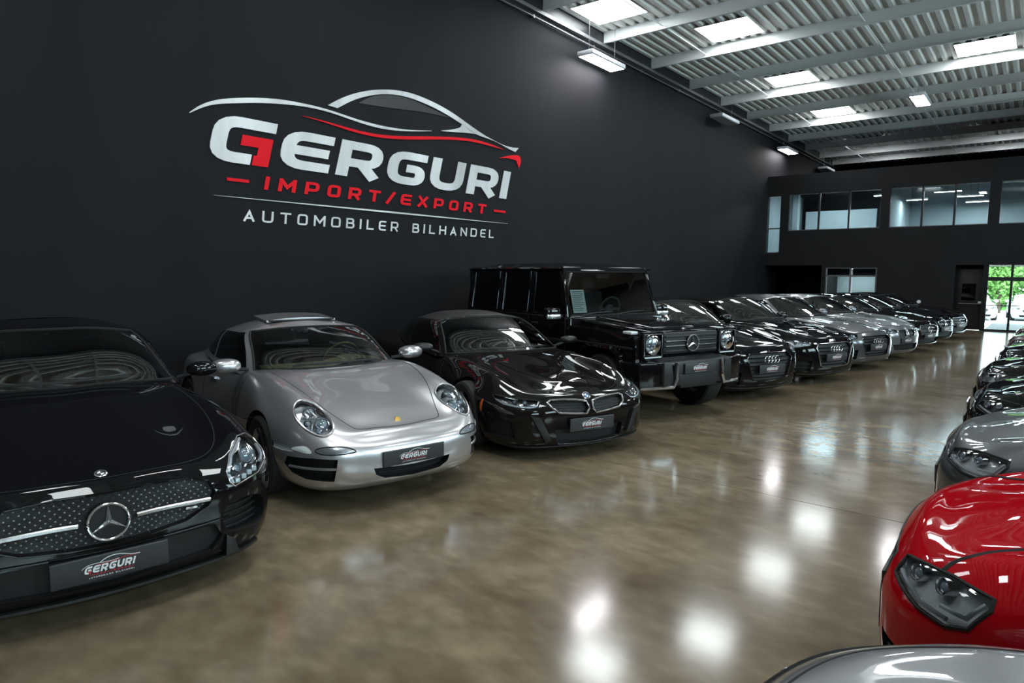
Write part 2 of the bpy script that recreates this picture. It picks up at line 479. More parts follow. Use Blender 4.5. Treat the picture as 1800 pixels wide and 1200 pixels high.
# ------------------------------------------------------------------ hanging lamps
def make_lamp(lit):
    e = empty('hanging_lamp')
    G().box((-.20, -.72, .02), (.20, .72, .11), bev=.008).obj('lamp_housing', 'lamp_housing', e)
    obj('diffuser', emit_box((-.175, -.69, .008), (.175, .69, .021), 'lamp_on' if lit else 'lamp_off'), e)
    for yy in (-.55, .55):
        w = G(); w.tube([(0, yy, .11), (0, yy, .90)], .004, 5); w.obj('hanging_wire', 'rail_steel', e)
        G().box((-.03, yy-.03, .105), (.03, yy+.03, .125)).obj('bracket', 'lamp_housing', e, smooth=False)
    return e
lamps = [(-8.07, 13.35, 6.50, 1, 'brightly lit white hanging lamp box nearest the logo on the wall'),
         (-8.07, 20.8, 6.55, 0, 'unlit grey hanging lamp, second from the logo along the black wall'),
         (-8.07, 27.4, 6.55, 1, 'hanging lamp casting a glow on the wall above the mezzanine corner'),
         (-8.07, 33.4, 6.55, 0, 'last hanging lamp by the wall, half hidden by the mezzanine top'),
         (-3.05, 22.6, 6.75, 1, 'lit hanging lamp out under the middle of the roof between two beams')]
lamps += [(x, y, 6.7, 1, 'hanging lamp over the %s of the hall outside the picture' % w) for x, y, w in ((-3.05, 3.5, 'middle aisle'), (2.6, 9.5, 'right car row'))]
first = {}
for (x, y, z, lit, lab) in lamps:
    if lit in first: o = copy_tree(first[lit])
    else: o = first[lit] = make_lamp(lit)
    o.location = (x, y, z)
    tag(o, lab, 'lamp', 'hanging lamps')

# ------------------------------------------------------------------ mezzanine (back wall)
g = G()
g.box((WX, BY, 2.13), (-7.88, BY+.2, 2.60)); g.box((WX, BY, 4.74), (-7.88, BY+.2, 5.48))
g.box((-7.88, BY, 2.13), (RX, BY+.2, 3.42)); g.box((-7.88, BY, 4.77), (RX, BY+.2, 5.48))
wins = [(-7.58, -4.52, (-6.53, -5.52)), (-4.23, -1.45, (-3.28, -2.36)), (-1.15, 1.65, (-.2, .72)), (1.95, 4.75, (2.9, 3.82))]
xs = [-7.88]+[q for w in wins for q in w[:2]]+[RX]
for i in range(0, len(xs), 2): g.box((xs[i], BY, 3.42), (xs[i+1], BY+.2, 4.77))
g.box((WX, BY+.2, 2.13), (RX, 31, 2.33)); g.box((WX, BY+.2, 5.36), (RX, 38, 5.48)); g.box((WX, 38, 5.36), (RX, 38.2, TOP+.2))
wb = struct(g.obj('wall_back', 'grey_black_wall', smooth=False))
for k, (a, b, mu) in enumerate(wins):
    w = empty('window_%d' % (k+1), ((a+b)/2, BY+.1, 3.42)); struct(w)
    ox = (a+b)/2
    cuts = [a, *mu, b]
    for i in range(3):
        G().box((cuts[i]+.02-ox, -.006, .03), (cuts[i+1]-.02-ox, .006, 1.32)).obj('pane', 'tinted_pane', w, smooth=False)
    for x in mu:
        G().box((x-.03-ox, -.05, 0), (x+.03-ox, .05, 1.35)).obj('mullion', 'frame_black', w, smooth=False)
    f = G(); f.box((a-ox, -.04, 0), (b-ox, .04, .03)); f.box((a-ox, -.04, 1.32), (b-ox, .04, 1.35))
    f.obj('window_frame', 'rail_steel', w, smooth=False)
w = struct(empty('window_5', (-8.12, BY+.1, 2.6)))
G().box((-.25, -.006, .02), (.23, .006, 2.1)).obj('pane', 'tinted_pane', w, smooth=False)
G().box((-.27, -.02, .90), (.24, .02, .95)).obj('window_bar', 'rail_steel', w, smooth=False)
G().box((-.27, -.02, 0), (.24, .02, .03)).obj('window_sill', 'rail_steel', w, smooth=False)
# rooms behind the mezzanine glass
G1 = struct(G().box((WX, 30.9, 2.33), (RX, 31, 5.36)).box((WX+.0, BY+.2, 2.33), (WX+.05, 30.9, 5.36)).box((RX-.05, BY+.2, 2.33), (RX, 30.9, 5.36)).obj('wall_office_rear', 'office_wall', smooth=False))
g = G(); g.box((-7.6, 28.6, 2.33), (-5.05, 28.68, 4.30)); g.box((-4.35, BY+.2, 2.33), (-4.25, 30.9, 5.36)); g.box((-7.95, 28.0, 2.33), (-7.75, 28.3, 5.36))
g.box((-7.95, 27.2, 4.95), (-4.4, 30.8, 5.30), 1); g.box((-4.92, 28.55, 2.33), (-4.80, 28.70, 4.36), 1); g.box((-4.92, 28.55, 4.36), (-4.36, 28.70, 4.46), 1)
struct(g.obj('wall_office_partition', ['office_wall', 'black_wall'], smooth=False))
struct(G().box((-8.3, 30.8, 2.4), (-4.4, 30.88, 5.3)).obj('wall_office_dark', 'black_wall', smooth=False))
g = G(); g.box((-4.2, BY+.3, 5.30), (RX-.1, 30.8, 5.34)); struct(g.obj('ceiling_mezzanine', 'office_wall', smooth=False))
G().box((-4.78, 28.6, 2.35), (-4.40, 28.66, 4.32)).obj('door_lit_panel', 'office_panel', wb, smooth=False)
ol = [(-4.75, 27.0, 4.62, .14, .10, 'small round spotlight glowing inside the left mezzanine office'),
      (-6.3, 27.2, 4.93, .6, .12, 'added fill lamp at the ceiling of the left mezzanine office, lighting its partition'),  # added so the office partition is lit from the hall side
      (-3.75, 28.6, 4.55, .35, .08, 'lit strip lamp inside the mezzanine hall, left of its first mullion'),
      (-2.75, 28.0, 4.72, .42, .08, 'highest lit strip lamp inside the mezzanine hall, between the two mullions'),
      (-2.15, 28.8, 4.60, .40, .08, 'lit strip lamp inside the mezzanine hall, right of its second mullion'),
      (-2.0, 29.8, 4.48, .36, .08, 'lowest lit strip lamp deep inside the mezzanine hall'),
      (.6, 28.4, 4.70, .6, .10, 'lit strip lamp behind the rightmost mezzanine window'),
      (3.3, 28.4, 4.70, .6, .10, 'strip lamp far right inside the mezzanine beyond the picture')]
for (x, y, z, a, b, lab) in ol:
    e = empty('office_lamp', (x, y, z))
    G().box((-a, -b, 0), (a, b, .05), bev=.01).obj('lamp_housing', 'lamp_housing', e)
    obj('diffuser', emit_box((-a+.02, -b+.02, -.012), (a-.02, b-.02, .001), 'office_lamp'), e)
    if z < 5: hw_ = G(); hw_.tube([(0, 0, .05), (0, 0, 5.31-z if x > -4.3 else 4.96-z+.02)], .006, 5); hw_.obj('hanging_rod', 'rail_steel', e)
    tag(e, lab, 'lamp', 'office lamps')

# ------------------------------------------------------------------ ground level below the mezzanine
g = G()
g.box((WX, 29.2, 0), (-6.2, 29.35, 2.13)); g.box((-6.32, BY, 0), (-6.18, 29.3, 2.13))
g.box((-4.49, BY-.02, 0), (-2.21, BY+.15, 2.13)); g.box((-4.49, BY+.1, 0), (-4.40, 28.2, 2.13))
g.box((-2.21, BY+.42, 0), (-1.37, BY+.5, 2.13)); g.box((-2.30, BY+.1, 0), (-2.21, BY+.5, 2.13)); g.box((-1.45, BY+.0, 0), (-1.37, BY+.5, 2.13))
g.box((2.9, BY, 0), (RX, BY+.2, 2.13)); g.box((-6.18, BY, 2.05), (-4.49, BY+.15, 2.13))
struct(g.obj('wall_ground', 'grey_black_wall', smooth=False))
struct(G().box((-6.2, 28.1, 0), (-4.4, 28.2, 2.13)).obj('wall_ground_office', 'office_wall', smooth=False))
struct(G().box((WX, BY+.14, -.1), (-1.4, 29.3, -.012)).obj('floor_office', 'polished_concrete', smooth=False))
w = struct(empty('window_6', (-5.33, BY+.06, 0)))
for (a, b) in ((-.80, -.05), (.05, .78)):
    G().box((a, -.006, .04), (b, .006, 1.72)).obj('pane', 'clear_pane', w, smooth=False)
    G().box((a, -.006, 1.78), (b, .006, 2.02)).obj('pane', 'dark_glass', w, smooth=False)
f = G()
for x in (-.84, -.03, .80): f.box((x-.02, -.04, 0), (x+.03, .04, 2.05))
f.box((-.84, -.035, 1.72), (.82, .035, 1.78)); f.box((-.84, -.035, 2.01), (.82, .035, 2.05))
f.obj('window_frame', 'rail_steel', w, smooth=False)
e = tag(empty('office_lamp', (-5.3, 27.2, 2.02)), 'ceiling lamp inside the ground floor office behind the white glazing', 'lamp', 'office lamps')
G().box((-.6, -.3, 0), (.6, .3, .06), bev=.01).obj('lamp_housing', 'lamp_housing', e); obj('diffuser', emit_box((-.55, -.26, -.012), (.55, .26, .001), 'office_panel'), e)
g = G(); g.lathe([(.001, -.03), (.055, -.03), (.06, -.02), (.06, 0)], 20, axis='y')
tag(g.obj('call_button', 'button_white', loc=(-3.18, BY-.02, .89)), 'small round white button on the dark ground floor wall panel', 'button')
d = struct(empty('door_1', (-1.83, BY+.40, 0)))
G().box((-.38, -.03, .01), (.44, .03, 2.0), bev=.006).obj('door_leaf', 'frame_black', d)
G().box((-.19, -.036, .97), (.19, -.030, 1.52)).obj('pane', 'dark_glass', d, smooth=False)
h = G(); h.tube([(-.26, -.09, .86), (.36, -.09, .86)], .017, 8); h.box((-.26, -.09, .84), (-.22, -.03, .88)); h.box((.32, -.09, .84), (.36, -.03, .88)); h.obj('push_bar', 'satin_chrome', d)
tag(G().box((-.06, -.006, -.045), (.06, 0, .045)).obj('notice', 'paper', smooth=False, loc=(-1.50, BY+.365, .90)), 'small white notice by the push bar of the black exit door', 'notice')
d = struct(empty('door_2', (-1.35, BY+.1, 0)))
for x in (0, .64, 1.34, 2.04, 2.70, 3.40, 4.18): G().box((x-.03, -.05, 0), (x+.035, .05, 2.13)).obj('door_frame', 'frame_black', d, smooth=False)
G().box((0, -.045, 1.62), (4.18, .045, 1.74)).obj('transom', 'frame_black', d, smooth=False)
G().box((0, -.045, 0), (4.18, .045, .07)).obj('threshold', 'frame_black', d, smooth=False)
G().box((0, -.02, .82), (4.18, .02, .85)).obj('glazing_bar', 'rail_steel', d, smooth=False)
for x in (0, .64, 1.34, 2.04, 2.70, 3.40):
    G().box((x+.035, -.006, .07), (x+.61, .006, 1.62)).obj('pane', 'clear_pane', d, smooth=False)
    G().box((x+.035, -.006, 1.74), (x+.61, .006, 2.10)).obj('pane', 'clear_pane', d, smooth=False)

# ------------------------------------------------------------------ outside the glass door
g = G()
prof = [(BY+.13, -.02), (32, -.06), (40, -.55), (60, -.9), (120, -.9)]
for i in range(len(prof)-1):
    (a, za), (b, zb) = prof[i], prof[i+1]
    g.add([(-1.38 if i < 1 else -60, a, za), (60, a, za), (60, b, zb), (-1.38 if i < 1 else -60, b, zb)], [(0, 1, 2, 3)])
struct(g.obj('floor_car_park', 'asphalt', smooth=False))
def leafmat(name, c0, c1):
    wallmat(name, c0, c1, .7)
leafmat('leaves', (.03, .10, .02), (.12, .26, .06))
leafmat('leaves_pale', (.07, .17, .03), (.20, .36, .10))
def make_tree(seed, mat, h, rad):
    rnd = random.Random(seed); e = empty('tree')
    t = G(); t.tube([(0, 0, 0), (.05, .03, h*.3), (-.04, .06, h*.62)], [.16, .12, .06], 8)
    for k in range(5):
        a = k*1.3+seed; t.tube([(0, 0, h*(.3+.05*k)), (math.cos(a)*rad*.6, math.sin(a)*rad*.6, h*(.55+.05*k))], [.06, .02], 5)
    t.obj('trunk', 'bark', e)
    v = []; f = []
    for k in range(2600):
        while True:
            p = Vector((rnd.uniform(-1, 1), rnd.uniform(-1, 1), rnd.uniform(-1, 1)))
            if .35 < p.length < 1: break
        w = 1+.25*math.sin(5*p.x+seed)*math.cos(4*p.z)
        c = Vector((p.x*rad*w, p.y*rad*w, h*.62+p.z*h*.40*w))
        a = Vector((rnd.gauss(0, 1), rnd.gauss(0, 1), rnd.gauss(0, 1))).normalized(); b = a.orthogonal().normalized()
        s = rnd.uniform(.10, .20); n = len(v)
        v += [c-a*s, c+b*s*.5, c+a*s, c-b*s*.5]; f.append((n, n+1, n+2, n+3))
    o = obj('foliage', mesh('foliage', v, f, mat, smooth=False), e); o['kind'] = 'stuff'
    return e
for k, (x, y, mt, h, rad, lab) in enumerate([(-5.4, 56, 'leaves', 4.2, 1.5, 'leafy green tree outside, leftmost behind the glass door'), (-2.2, 58, 'leaves_pale', 4.6, 1.5, 'pale green tree outside, seen through the left glass door pane'),
        (1.3, 57, 'leaves', 4.4, 1.5, 'dark green tree outside, seen right of the glass door post'), (4.9, 59, 'leaves_pale', 4.6, 1.5, 'pale green tree outside, farthest right beyond the door'), (-9.0, 59, 'leaves_pale', 4.4, 1.5, 'pale green tree outside hidden left of the glass door')]):
    t = make_tree(k+3, mt, h, rad); t.location = (x, y, -.9); tag(t, lab, 'tree', 'trees by the car park')

g = G(); rnd = random.Random(5); v = []; f = []
for k in range(9000):
    c_ = Vector((rnd.uniform(-16, 14), 64+rnd.uniform(-.8, .8), -.9+4.6*rnd.random()**.8)); a_ = Vector((rnd.gauss(0, 1), rnd.gauss(0, 1), rnd.gauss(0, 1))).normalized(); b_ = a_.orthogonal().normalized(); s_ = rnd.uniform(.18, .34); n = len(v)
    v += [c_-a_*s_, c_+b_*s_*.6, c_+a_*s_, c_-b_*s_*.6]; f.append((n, n+1, n+2, n+3))
o = obj('hedge', mesh('hedge', v, f, 'leaves', smooth=False)); tag(o, 'long green hedge outside behind the trees and parked cars', 'hedge')
# ------------------------------------------------------------------ wall logo
LG = tag(empty('wall_logo', (WX+.004, 7.4, 2.4)), 'large silver and red car dealer logo with lettering on the black wall', 'sign')
def wall_piece(name, V, F, mat, depth=.012, lv=None):
    # 2D (a, b) = (world y, world z) ; wall normal +x
    v, f = slab(V, F, depth, lv)
    return obj(name, mesh(name, [(c, a-7.4, b-2.4) for a, b, c in v], f, mat, smooth=False), LG)
def text_line(txt, y0, y1, z0, z1, mat, th, wr, gap, shear, rad, space=.5, depth=.010, widths=None):
    widths = widths or {}
    H = z1-z0
    ws = [(widths.get(c, wr) if c != ' ' else space) for c in txt]
    tot = sum(ws)+gap*(len(txt)-1)
    sx = (y1-y0)/tot; x = 0.
    for c, w in zip(txt, ws):
        if c != ' ':
            V, F = glyph(c, w, th, rad)
            wall_piece('letter', [(y0+(x+p[0])*sx+shear*p[1]*H, z0+p[1]*H) for p in V], F, mat, depth, list(LV))
        x += w+gap
text_line('ERGURI', 5.29, 10.33, 3.25, 3.79, 'logo_silver', .235, .90, .135, .28, .30, widths={'I': .235})
# big first letter with red spur
gs = lambda pts: [(4.29+p[0]*.92+.26*(p[1]*.60), 3.215+p[1]*.605) for p in pts]
V, F = stroke(fillet([(.95, .885), (.115, .885), (.115, .115), (.64, .115)], .27), .23); wall_piece('letter', gs(V), F, 'logo_silver')
V, F = [(.46, .63), (.95, .63), (.95, .0), (.67, .0), (.67, .30), (.80, .30), (.80, .44), (.46, .44)], [(7, 6, 1, 0), (5, 6, 7)]
V = [(.44, .63), (.93, .63), (.93, 0), (.67, 0), (.67, .22), (.72, .22), (.72, .40), (.44, .40)]
F = [(7, 6, 1, 0), (6, 2, 1), (5, 2, 6), (4, 2, 5), (4, 3, 2)]
wall_piece('letter_spur', gs(V), F, 'logo_red')
text_line('IMPORT/EXPORT', 5.075, 9.70, 2.912, 3.092, 'logo_red', .22, .84, .52, .22, .22, widths={'I': .22, '/': .5, 'M': .98})
text_line('AUTOMOBILER BILHANDEL', 4.755, 9.95, 2.466, 2.622, 'logo_silver', .16, .86, .52, .10, .22, space=.55, widths={'I': .16, 'M': 1.0, 'L': .72, 'E': .74, 'B': .78, 'R': .8}, depth=.006)
for (a, b, z) in ((4.55, 4.86, 2.995), (9.95, 10.31, 2.995)):
    wall_piece('dash', [(a, z-.02), (b, z-.02), (b, z+.02), (a, z+.02)], [(0, 1, 2, 3)], 'logo_red')
wall_piece('rule', [(4.37, 2.768), (7.4, 2.758), (10.39, 2.768), (10.39, 2.772), (7.4, 2.786), (4.37, 2.772)], [(0, 1, 4, 5), (1, 2, 3, 4)], 'logo_silver')
def swoosh(name, top, bot, mat, n=6, **k):
    a = csp2(top, n); b = csp2(bot, n)
    V, F = poly_strip([tuple(q) for q in a], [tuple(q) for q in b]); wall_piece(name, V, F, mat, **k)
swoosh('body_swoosh', [(4.095, 3.75), (4.215, 3.849), (4.395, 3.949), (4.633, 4.028), (4.993, 4.108), (5.345, 4.159), (5.719, 4.180), (6.185, 4.173), (6.613, 4.137), (7.152, 4.119), (7.738, 4.150), (8.283, 4.225)],
       [(4.101, 3.745), (4.264, 3.841), (4.44, 3.915), (4.68, 3.975), (5.0, 4.043), (5.345, 4.098), (5.717, 4.137), (6.184, 4.140), (6.612, 4.100), (7.151, 4.074), (7.738, 4.126), (8.283, 4.219)], 'logo_silver')
swoosh('roof_swoosh', [(6.152, 4.237), (6.437, 4.407), (6.810, 4.570), (7.243, 4.691), (7.747, 4.751), (8.288, 4.717), (8.772, 4.628), (9.200, 4.505)],
       [(6.326, 4.228), (6.619, 4.400), (6.924, 4.529), (7.242, 4.621), (7.659, 4.670), (8.194, 4.640), (8.672, 4.559), (9.05, 4.465)], 'logo_silver')
swoosh('tail_swoosh', [(9.200, 4.505), (9.55, 4.405), (9.846, 4.338), (10.20, 4.282), (10.46, 4.270), (10.727, 4.292)], [(9.05, 4.465), (9.42, 4.355), (9.79, 4.325), (10.12, 4.285), (10.38, 4.232), (10.613, 4.199)], 'logo_silver')
swoosh('sill_swoosh', [(9.05, 4.465), (9.02, 4.42), (8.974, 4.391), (8.75, 4.32), (8.523, 4.268)], [(9.42, 4.355), (9.30, 4.345), (9.183, 4.335), (8.85, 4.295), (8.523, 4.262)], 'logo_silver')
swoosh('red_swoosh', [(5.713, 4.008), (6.111, 3.997), (6.609, 3.970), (7.149, 3.976), (7.825, 4.059), (8.522, 4.164), (9.289, 4.244), (9.846, 4.236), (10.230, 4.195)],
       [(5.713, 4.003), (6.110, 3.977), (6.608, 3.932), (7.148, 3.930), (7.824, 4.005), (8.521, 4.114), (9.289, 4.198), (9.846, 4.200), (10.230, 4.190)], 'logo_red')
swoosh('red_hook', [(10.111, 4.012), (10.383, 4.091), (10.60, 4.135), (10.76, 4.125), (10.793, 4.05), (10.731, 3.899)], [(10.111, 4.006), (10.40, 4.045), (10.539, 4.040), (10.64, 4.03), (10.668, 4.00), (10.727, 3.899)], 'logo_red', n=4)
swoosh('shaded_window', [(6.730, 4.384), (6.962, 4.519), (7.242, 4.609), (7.659, 4.655), (8.148, 4.618), (8.721, 4.527)], [(6.730, 4.380), (7.05, 4.405), (7.402, 4.434), (7.75, 4.47), (8.1, 4.50), (8.721, 4.523)], 'logo_grey', depth=.006)
# ================================================================== car toolkit
def dlist(d, n):
    if not isinstance(d, dict): return np.full(n, float(d))
    k = sorted(d); return np.interp(np.arange(n), k, [d[i] for i in k])
MIR = np.array([1, -1, 1.])
def tensor(C, nr, nc, mirror_rows=(True, True)):
    """C: rows x cols x 3 half net, columns start and end on y=0 -> fine half grid"""
    K, M, _ = C.shape
    P = np.concatenate([C[:, 3:0:-1]*MIR, C, C[:, -2:-5:-1]*MIR], 1)
    lo = P[3:0:-1]*MIR if mirror_rows[0] else None
    hi = P[-2:-5:-1]*MIR if mirror_rows[1] else None
    Q = np.concatenate([x for x in (lo, P, hi) if x is not None], 0)
    r0 = 3 if mirror_rows[0] else 0
    def knots(A, ax):
        d = np.linalg.norm(np.diff(A, axis=ax), axis=2).mean(axis=1-ax)
        return np.r_[0, np.cumsum(np.maximum(d, .01)**.8)]
    tr = knots(Q, 0); tc_ = knots(Q, 1)
    fine = lambda t, a, n, s: np.concatenate([np.linspace(t[a+i], t[a+i+1], s, endpoint=False) for i in range(n-1)]+[[t[a+n-1]]])
    Er = spmat(tr, fine(tr, r0, K, nr)); Ec = spmat(tc_, fine(tc_, 3, M, nc))
    S = np.einsum('ij,jkl,mk->iml', Er, Q, Ec)
    return S
def full_grid(S):
    """mirror half grid across y -> columns run right side .. centre .. left side"""
    A = S.copy()
    A[:, 0, 1] = 0; A[:, -1, 1] = 0
    return np.concatenate([(A*MIR)[:, :0:-1], A], 1)
def grid_mesh(name, S, mats, r=None, c=None, flip=False, weld=False):
    r = r or (0, S.shape[0]-1); c = c or (0, S.shape[1]-1)
    T = S[r[0]:r[1]+1, c[0]:c[1]+1]; a, b = T.shape[:2]
    idx = np.arange(a*b).reshape(a, b)
    f = np.stack([idx[:-1, :-1], idx[:-1, 1:], idx[1:, 1:], idx[1:, :-1]], -1).reshape(-1, 4)
    if flip: f = f[:, ::-1]
    me = mesh(name, T.reshape(-1, 3), f, mats)
    if weld:
        bm = bmesh.new(); bm.from_mesh(me)
        bmesh.ops.remove_doubles(bm, verts=bm.verts[:], dist=1e-4)
        bmesh.ops.dissolve_degenerate(bm, edges=bm.edges[:], dist=1e-5)
        bmesh.ops.recalc_face_normals(bm, faces=bm.faces[:])
        bm.to_mesh(me); bm.free()
    return me
def boolean(me, cutters):
    o = bpy.data.objects.new('tmp', me); COL.objects.link(o)
    tmp = []
    for c in cutters:
        co = bpy.data.objects.new('cut', c); COL.objects.link(co); tmp.append(co)
        m = o.modifiers.new('b', 'BOOLEAN'); m.object = co; m.operation = 'DIFFERENCE'; m.solver = 'EXACT'
        m.material_mode = 'TRANSFER'
    dg = bpy.context.evaluated_depsgraph_get()
    out = bpy.data.meshes.new_from_object(o.evaluated_get(dg))
    for q in tmp+[o]: bpy.data.objects.remove(q)
    return out
def closed_curve(pts, n=48, smooth=True):
    P = np.array(pts, float)
    if smooth:
        Q = np.concatenate([P[-4:], P, P[:5]])
        t = np.r_[0, np.cumsum(np.maximum(np.linalg.norm(np.diff(Q, axis=0), axis=1), 1e-3)**.6)]
        te = np.linspace(t[4], t[4+len(P)], n, endpoint=False)
        return spmat(t, te) @ Q
    Q = np.concatenate([P, P[:1]]); L = np.r_[0, np.cumsum(np.linalg.norm(np.diff(Q, axis=0), axis=1))]
    # keep the corners, fill each side
    out = []
    for i in range(len(P)):
        k = max(1, int(round(n*(L[i+1]-L[i])/L[-1])))
        for j in range(k): out.append(Q[i]+(Q[i+1]-Q[i])*j/k)
    return np.array(out)
def frame(az=0., el=0.):
    a, e = R(az), R(el)
    n = np.array([math.cos(e)*math.cos(a), math.cos(e)*math.sin(a), math.sin(e)]); u = np.array([-math.sin(a), math.cos(a), 0.])
    return u, np.cross(n, u), n

class Car:
    def __init__(s, name, loc, yaw, label, group=None):
        s.root = tag(empty(name, (loc[0], loc[1], 0), R(yaw)), label, 'car', group)
        s.bvh = None
    # ---- lower body
    def body(s, sp, paint, nr=6, nc=8):
        plan = np.array(sp['plan'], float); M = len(plan)
        ext = np.concatenate([plan[1:2]*[1, -1], plan, plan[-2:-1]*[1, -1]])
        T = ext[2:]-ext[:-2]; T /= np.linalg.norm(T, axis=1)[:, None]
        nin = np.stack([T[:, 1], -T[:, 0]], 1)*-1
        # inward = towards the middle of the car
        mid = np.array([plan[:, 0].mean(), 0]); sg = np.sign(((mid-plan)*nin).sum(1)); nin *= sg[:, None]
        s.hood = sp['hood']
        rows = []
        spx = dlist(sp['sx'], M)
        rows.append(np.stack([spx, np.zeros(M), dlist(sp['rows'][0][0], M)], 1))
        for (z, ins) in sp['rows']:
            p = plan+nin*dlist(ins, M)[:, None]; rows.append(np.stack([p[:, 0], p[:, 1], dlist(z, M)], 1))
        p5 = plan+nin*dlist(sp['edge_ins'], M)[:, None]
        rows.append(np.stack([p5[:, 0], p5[:, 1], s.hood(p5[:, 0], p5[:, 1])-dlist(sp['drop'], M)], 1))
        for fr in sp.get('tops', (.13, .34, .62, 1.)):
            x = p5[:, 0]*(1-fr)+spx*fr; y = p5[:, 1]*(1-fr)
            rows.append(np.stack([x, y, s.hood(x, y)], 1))
        C = np.array(rows); C[:, 0, 1] = 0; C[:, -1, 1] = 0; C[-1, :, 1] = 0; C[0, :, 1] = 0
        S = tensor(C, nr, nc); S[-1, :, 1] = 0; S[0, :, 1] = 0
        me = grid_mesh('body', full_grid(S), paint, weld=True)
        s.body_me = me; s.paint = paint
        s.rebuild()
        s.cuts = []
        return s
    def rebuild(s, me=None):
        bm = bmesh.new(); bm.from_mesh(me or s.body_me); bm.faces.ensure_lookup_table()
        s.bvh = BVHTree.FromBMesh(bm); bm.free()
    def hit(s, a, b, fr=(0, 0), c=None, bvh=None):
        u, v, n = frame(*fr); p = a*u+b*v+(np.array(c, float) if c is not None else 0)
        o = Vector(p+n*3.0)
        h = (bvh or s.bvh).ray_cast(o, Vector(-n))
        if h[0] is None:
            h = (bvh or s.bvh).find_nearest(Vector(p))
        return np.array(h[0])
    def wheel_cut(s, x, r, y0=.52, z=None):
        g = G(); z = r if z is None else z
        for sg in (1, -1):
            n = 40
            v = [(x+r*math.cos(2*math.pi*k/n), sg*yy, z+r*math.sin(2*math.pi*k/n)) for yy in (y0, 1.4) for k in range(n)]
            f = [(k, (k+1) % n, n+(k+1) % n, n+k) for k in range(n)]+[tuple(range(n))[::-1], tuple(range(n, 2*n))]
            if sg < 0: f = [q[::-1] for q in f]
            g.add(v, [q[::-1] for q in f])
        me = g.mesh('cut', 'satin_black', smooth=False); s._fixn(me); s.cuts.append(me)
    def _fixn(s, me):
        bm = bmesh.new(); bm.from_mesh(me); bmesh.ops.recalc_face_normals(bm, faces=bm.faces[:]); bm.to_mesh(me); bm.free()
    def recess(s, outline, depth=.07, fr=(0, 0), c=None, mirror=True, smooth=False, mat='satin_black', n=40):
        """prism cut into the body; its floor follows the surface"""
        P = closed_curve(outline, n, smooth); u, v, nn = frame(*fr)
        H = [s.hit(a, b, fr, c) for a, b in P]
        for sg in ((1, -1) if mirror else (1,)):
            k = len(P); vv = [(h+nn*.25)*[1, sg, 1] for h in H]+[(h-nn*depth)*[1, sg, 1] for h in H]
            f = [(i, (i+1) % k, k+(i+1) % k, k+i) for i in range(k)]+[tuple(range(k))[::-1], tuple(range(k, 2*k))]
            me = mesh('cut', vv, f, mat, smooth=False)
            bm = bmesh.new(); bm.from_mesh(me); bmesh.ops.triangulate(bm, faces=[q for q in bm.faces if len(q.verts) > 4]); bmesh.ops.recalc_face_normals(bm, faces=bm.faces[:]); bm.to_mesh(me); bm.free()
            s.cuts.append(me)
    def finish_body(s, hole=None):
        me = s.body_me
        if s.cuts: me = boolean(me, s.cuts)
        if hole is not None:
            bm = bmesh.new(); bm.from_mesh(me); H = np.array(hole); dead = []
            for f in bm.faces:
                c = f.calc_center_median()
                if f.normal.z > .2 and c.z > s.hole_z:
                    inside = False; j = len(H)-1
                    for i in range(len(H)):
                        if (H[i, 1] > c.y) != (H[j, 1] > c.y) and c.x < (H[j, 0]-H[i, 0])*(c.y-H[i, 1])/(H[j, 1]-H[i, 1])+H[i, 0]: inside = not inside
                        j = i
                    if inside: dead.append(f)
            bmesh.ops.delete(bm, geom=dead, context='FACES'); bm.to_mesh(me); bm.free()
        me.polygons.foreach_set('use_smooth', np.full(len(me.polygons), True))
        me.set_sharp_from_angle(angle=R(38))
        me.name = 'body'
        obj('body', me, s.root)
    # ---- greenhouse
    def cabin(s, gh, paint, glass='windscreen', side='dark_glass', nr=6, nc=8, roof_mat=None):
        base = np.array(gh['base'], float); top = np.array(gh['top'], float); M = len(base); b = gh.get('bulge', .02)
        out = base-np.array([base[:, 0].mean(), 0, 0]); out[:, 2] = 0; out /= np.linalg.norm(out, axis=1)[:, None]+1e-9
        mid = .52*base+.48*top+out*b; mid[:, 2] += .012
        rs = gh['roof_sx']; spx = np.interp(np.arange(M), [0, M-1], rs)
        rz = table(gh['roof'])
        low = base-(top-base)*.08
        rows = [low, base, mid, top]
        for fr in (.16, .5, 1.):
            x = top[:, 0]*(1-fr)+spx*fr; y = top[:, 1]*(1-fr)
            k = np.abs(y)/.55
            z = rz(x)-gh.get('rcrown', .03)*k**2
            if fr < .3: z = .45*z+.55*(top[:, 2]+.012)
            rows.append(np.stack([x, y, z], 1))
        C = np.array(rows); C[:, 0, 1] = 0; C[:, -1, 1] = 0; C[-1, :, 1] = 0
        S = tensor(C, nr, nc, (False, True)); S[-1, :, 1] = 0
        F = full_grid(S); mc = S.shape[1]-1   # centre column index
        A = gh.get('A', 2)*nc; B = gh.get('B', 4)*nc; Cc = gh.get('C', 6)*nc; E = (M-1)*nc
        rb, rt = nr+0, 3*nr   # glass rows between base and top
        w0, w1 = rb+0, rt-1
        hold = np.zeros((F.shape[0]-1, F.shape[1]-1), bool)
        parts = []
        def glassp(name, r0, r1, c0, c1, mat):
            hold[r0:r1, c0:c1] = True
            parts.append((name, (r0, r1), (c0, c1), mat))
        glassp('windscreen', w0, w1, mc-A+1, mc+A-1, glass)
        pB = gh.get('pillar', 1); cA = gh.get('side_end', Cc-2)
        for sg in (1, -1):
            for (a, e) in ((A+1, B-0), (B+pB, cA)):
                c0, c1 = (mc+a, mc+e) if sg > 0 else (mc-e, mc-a)
                glassp('side_window', rb+1, rt-1, c0, c1, side)
        a = gh.get('rear_in', E-2*nc+2)
        hold[rb+1:rt-1, mc+a:] = True; hold[rb+1:rt-1, :mc-a] = True
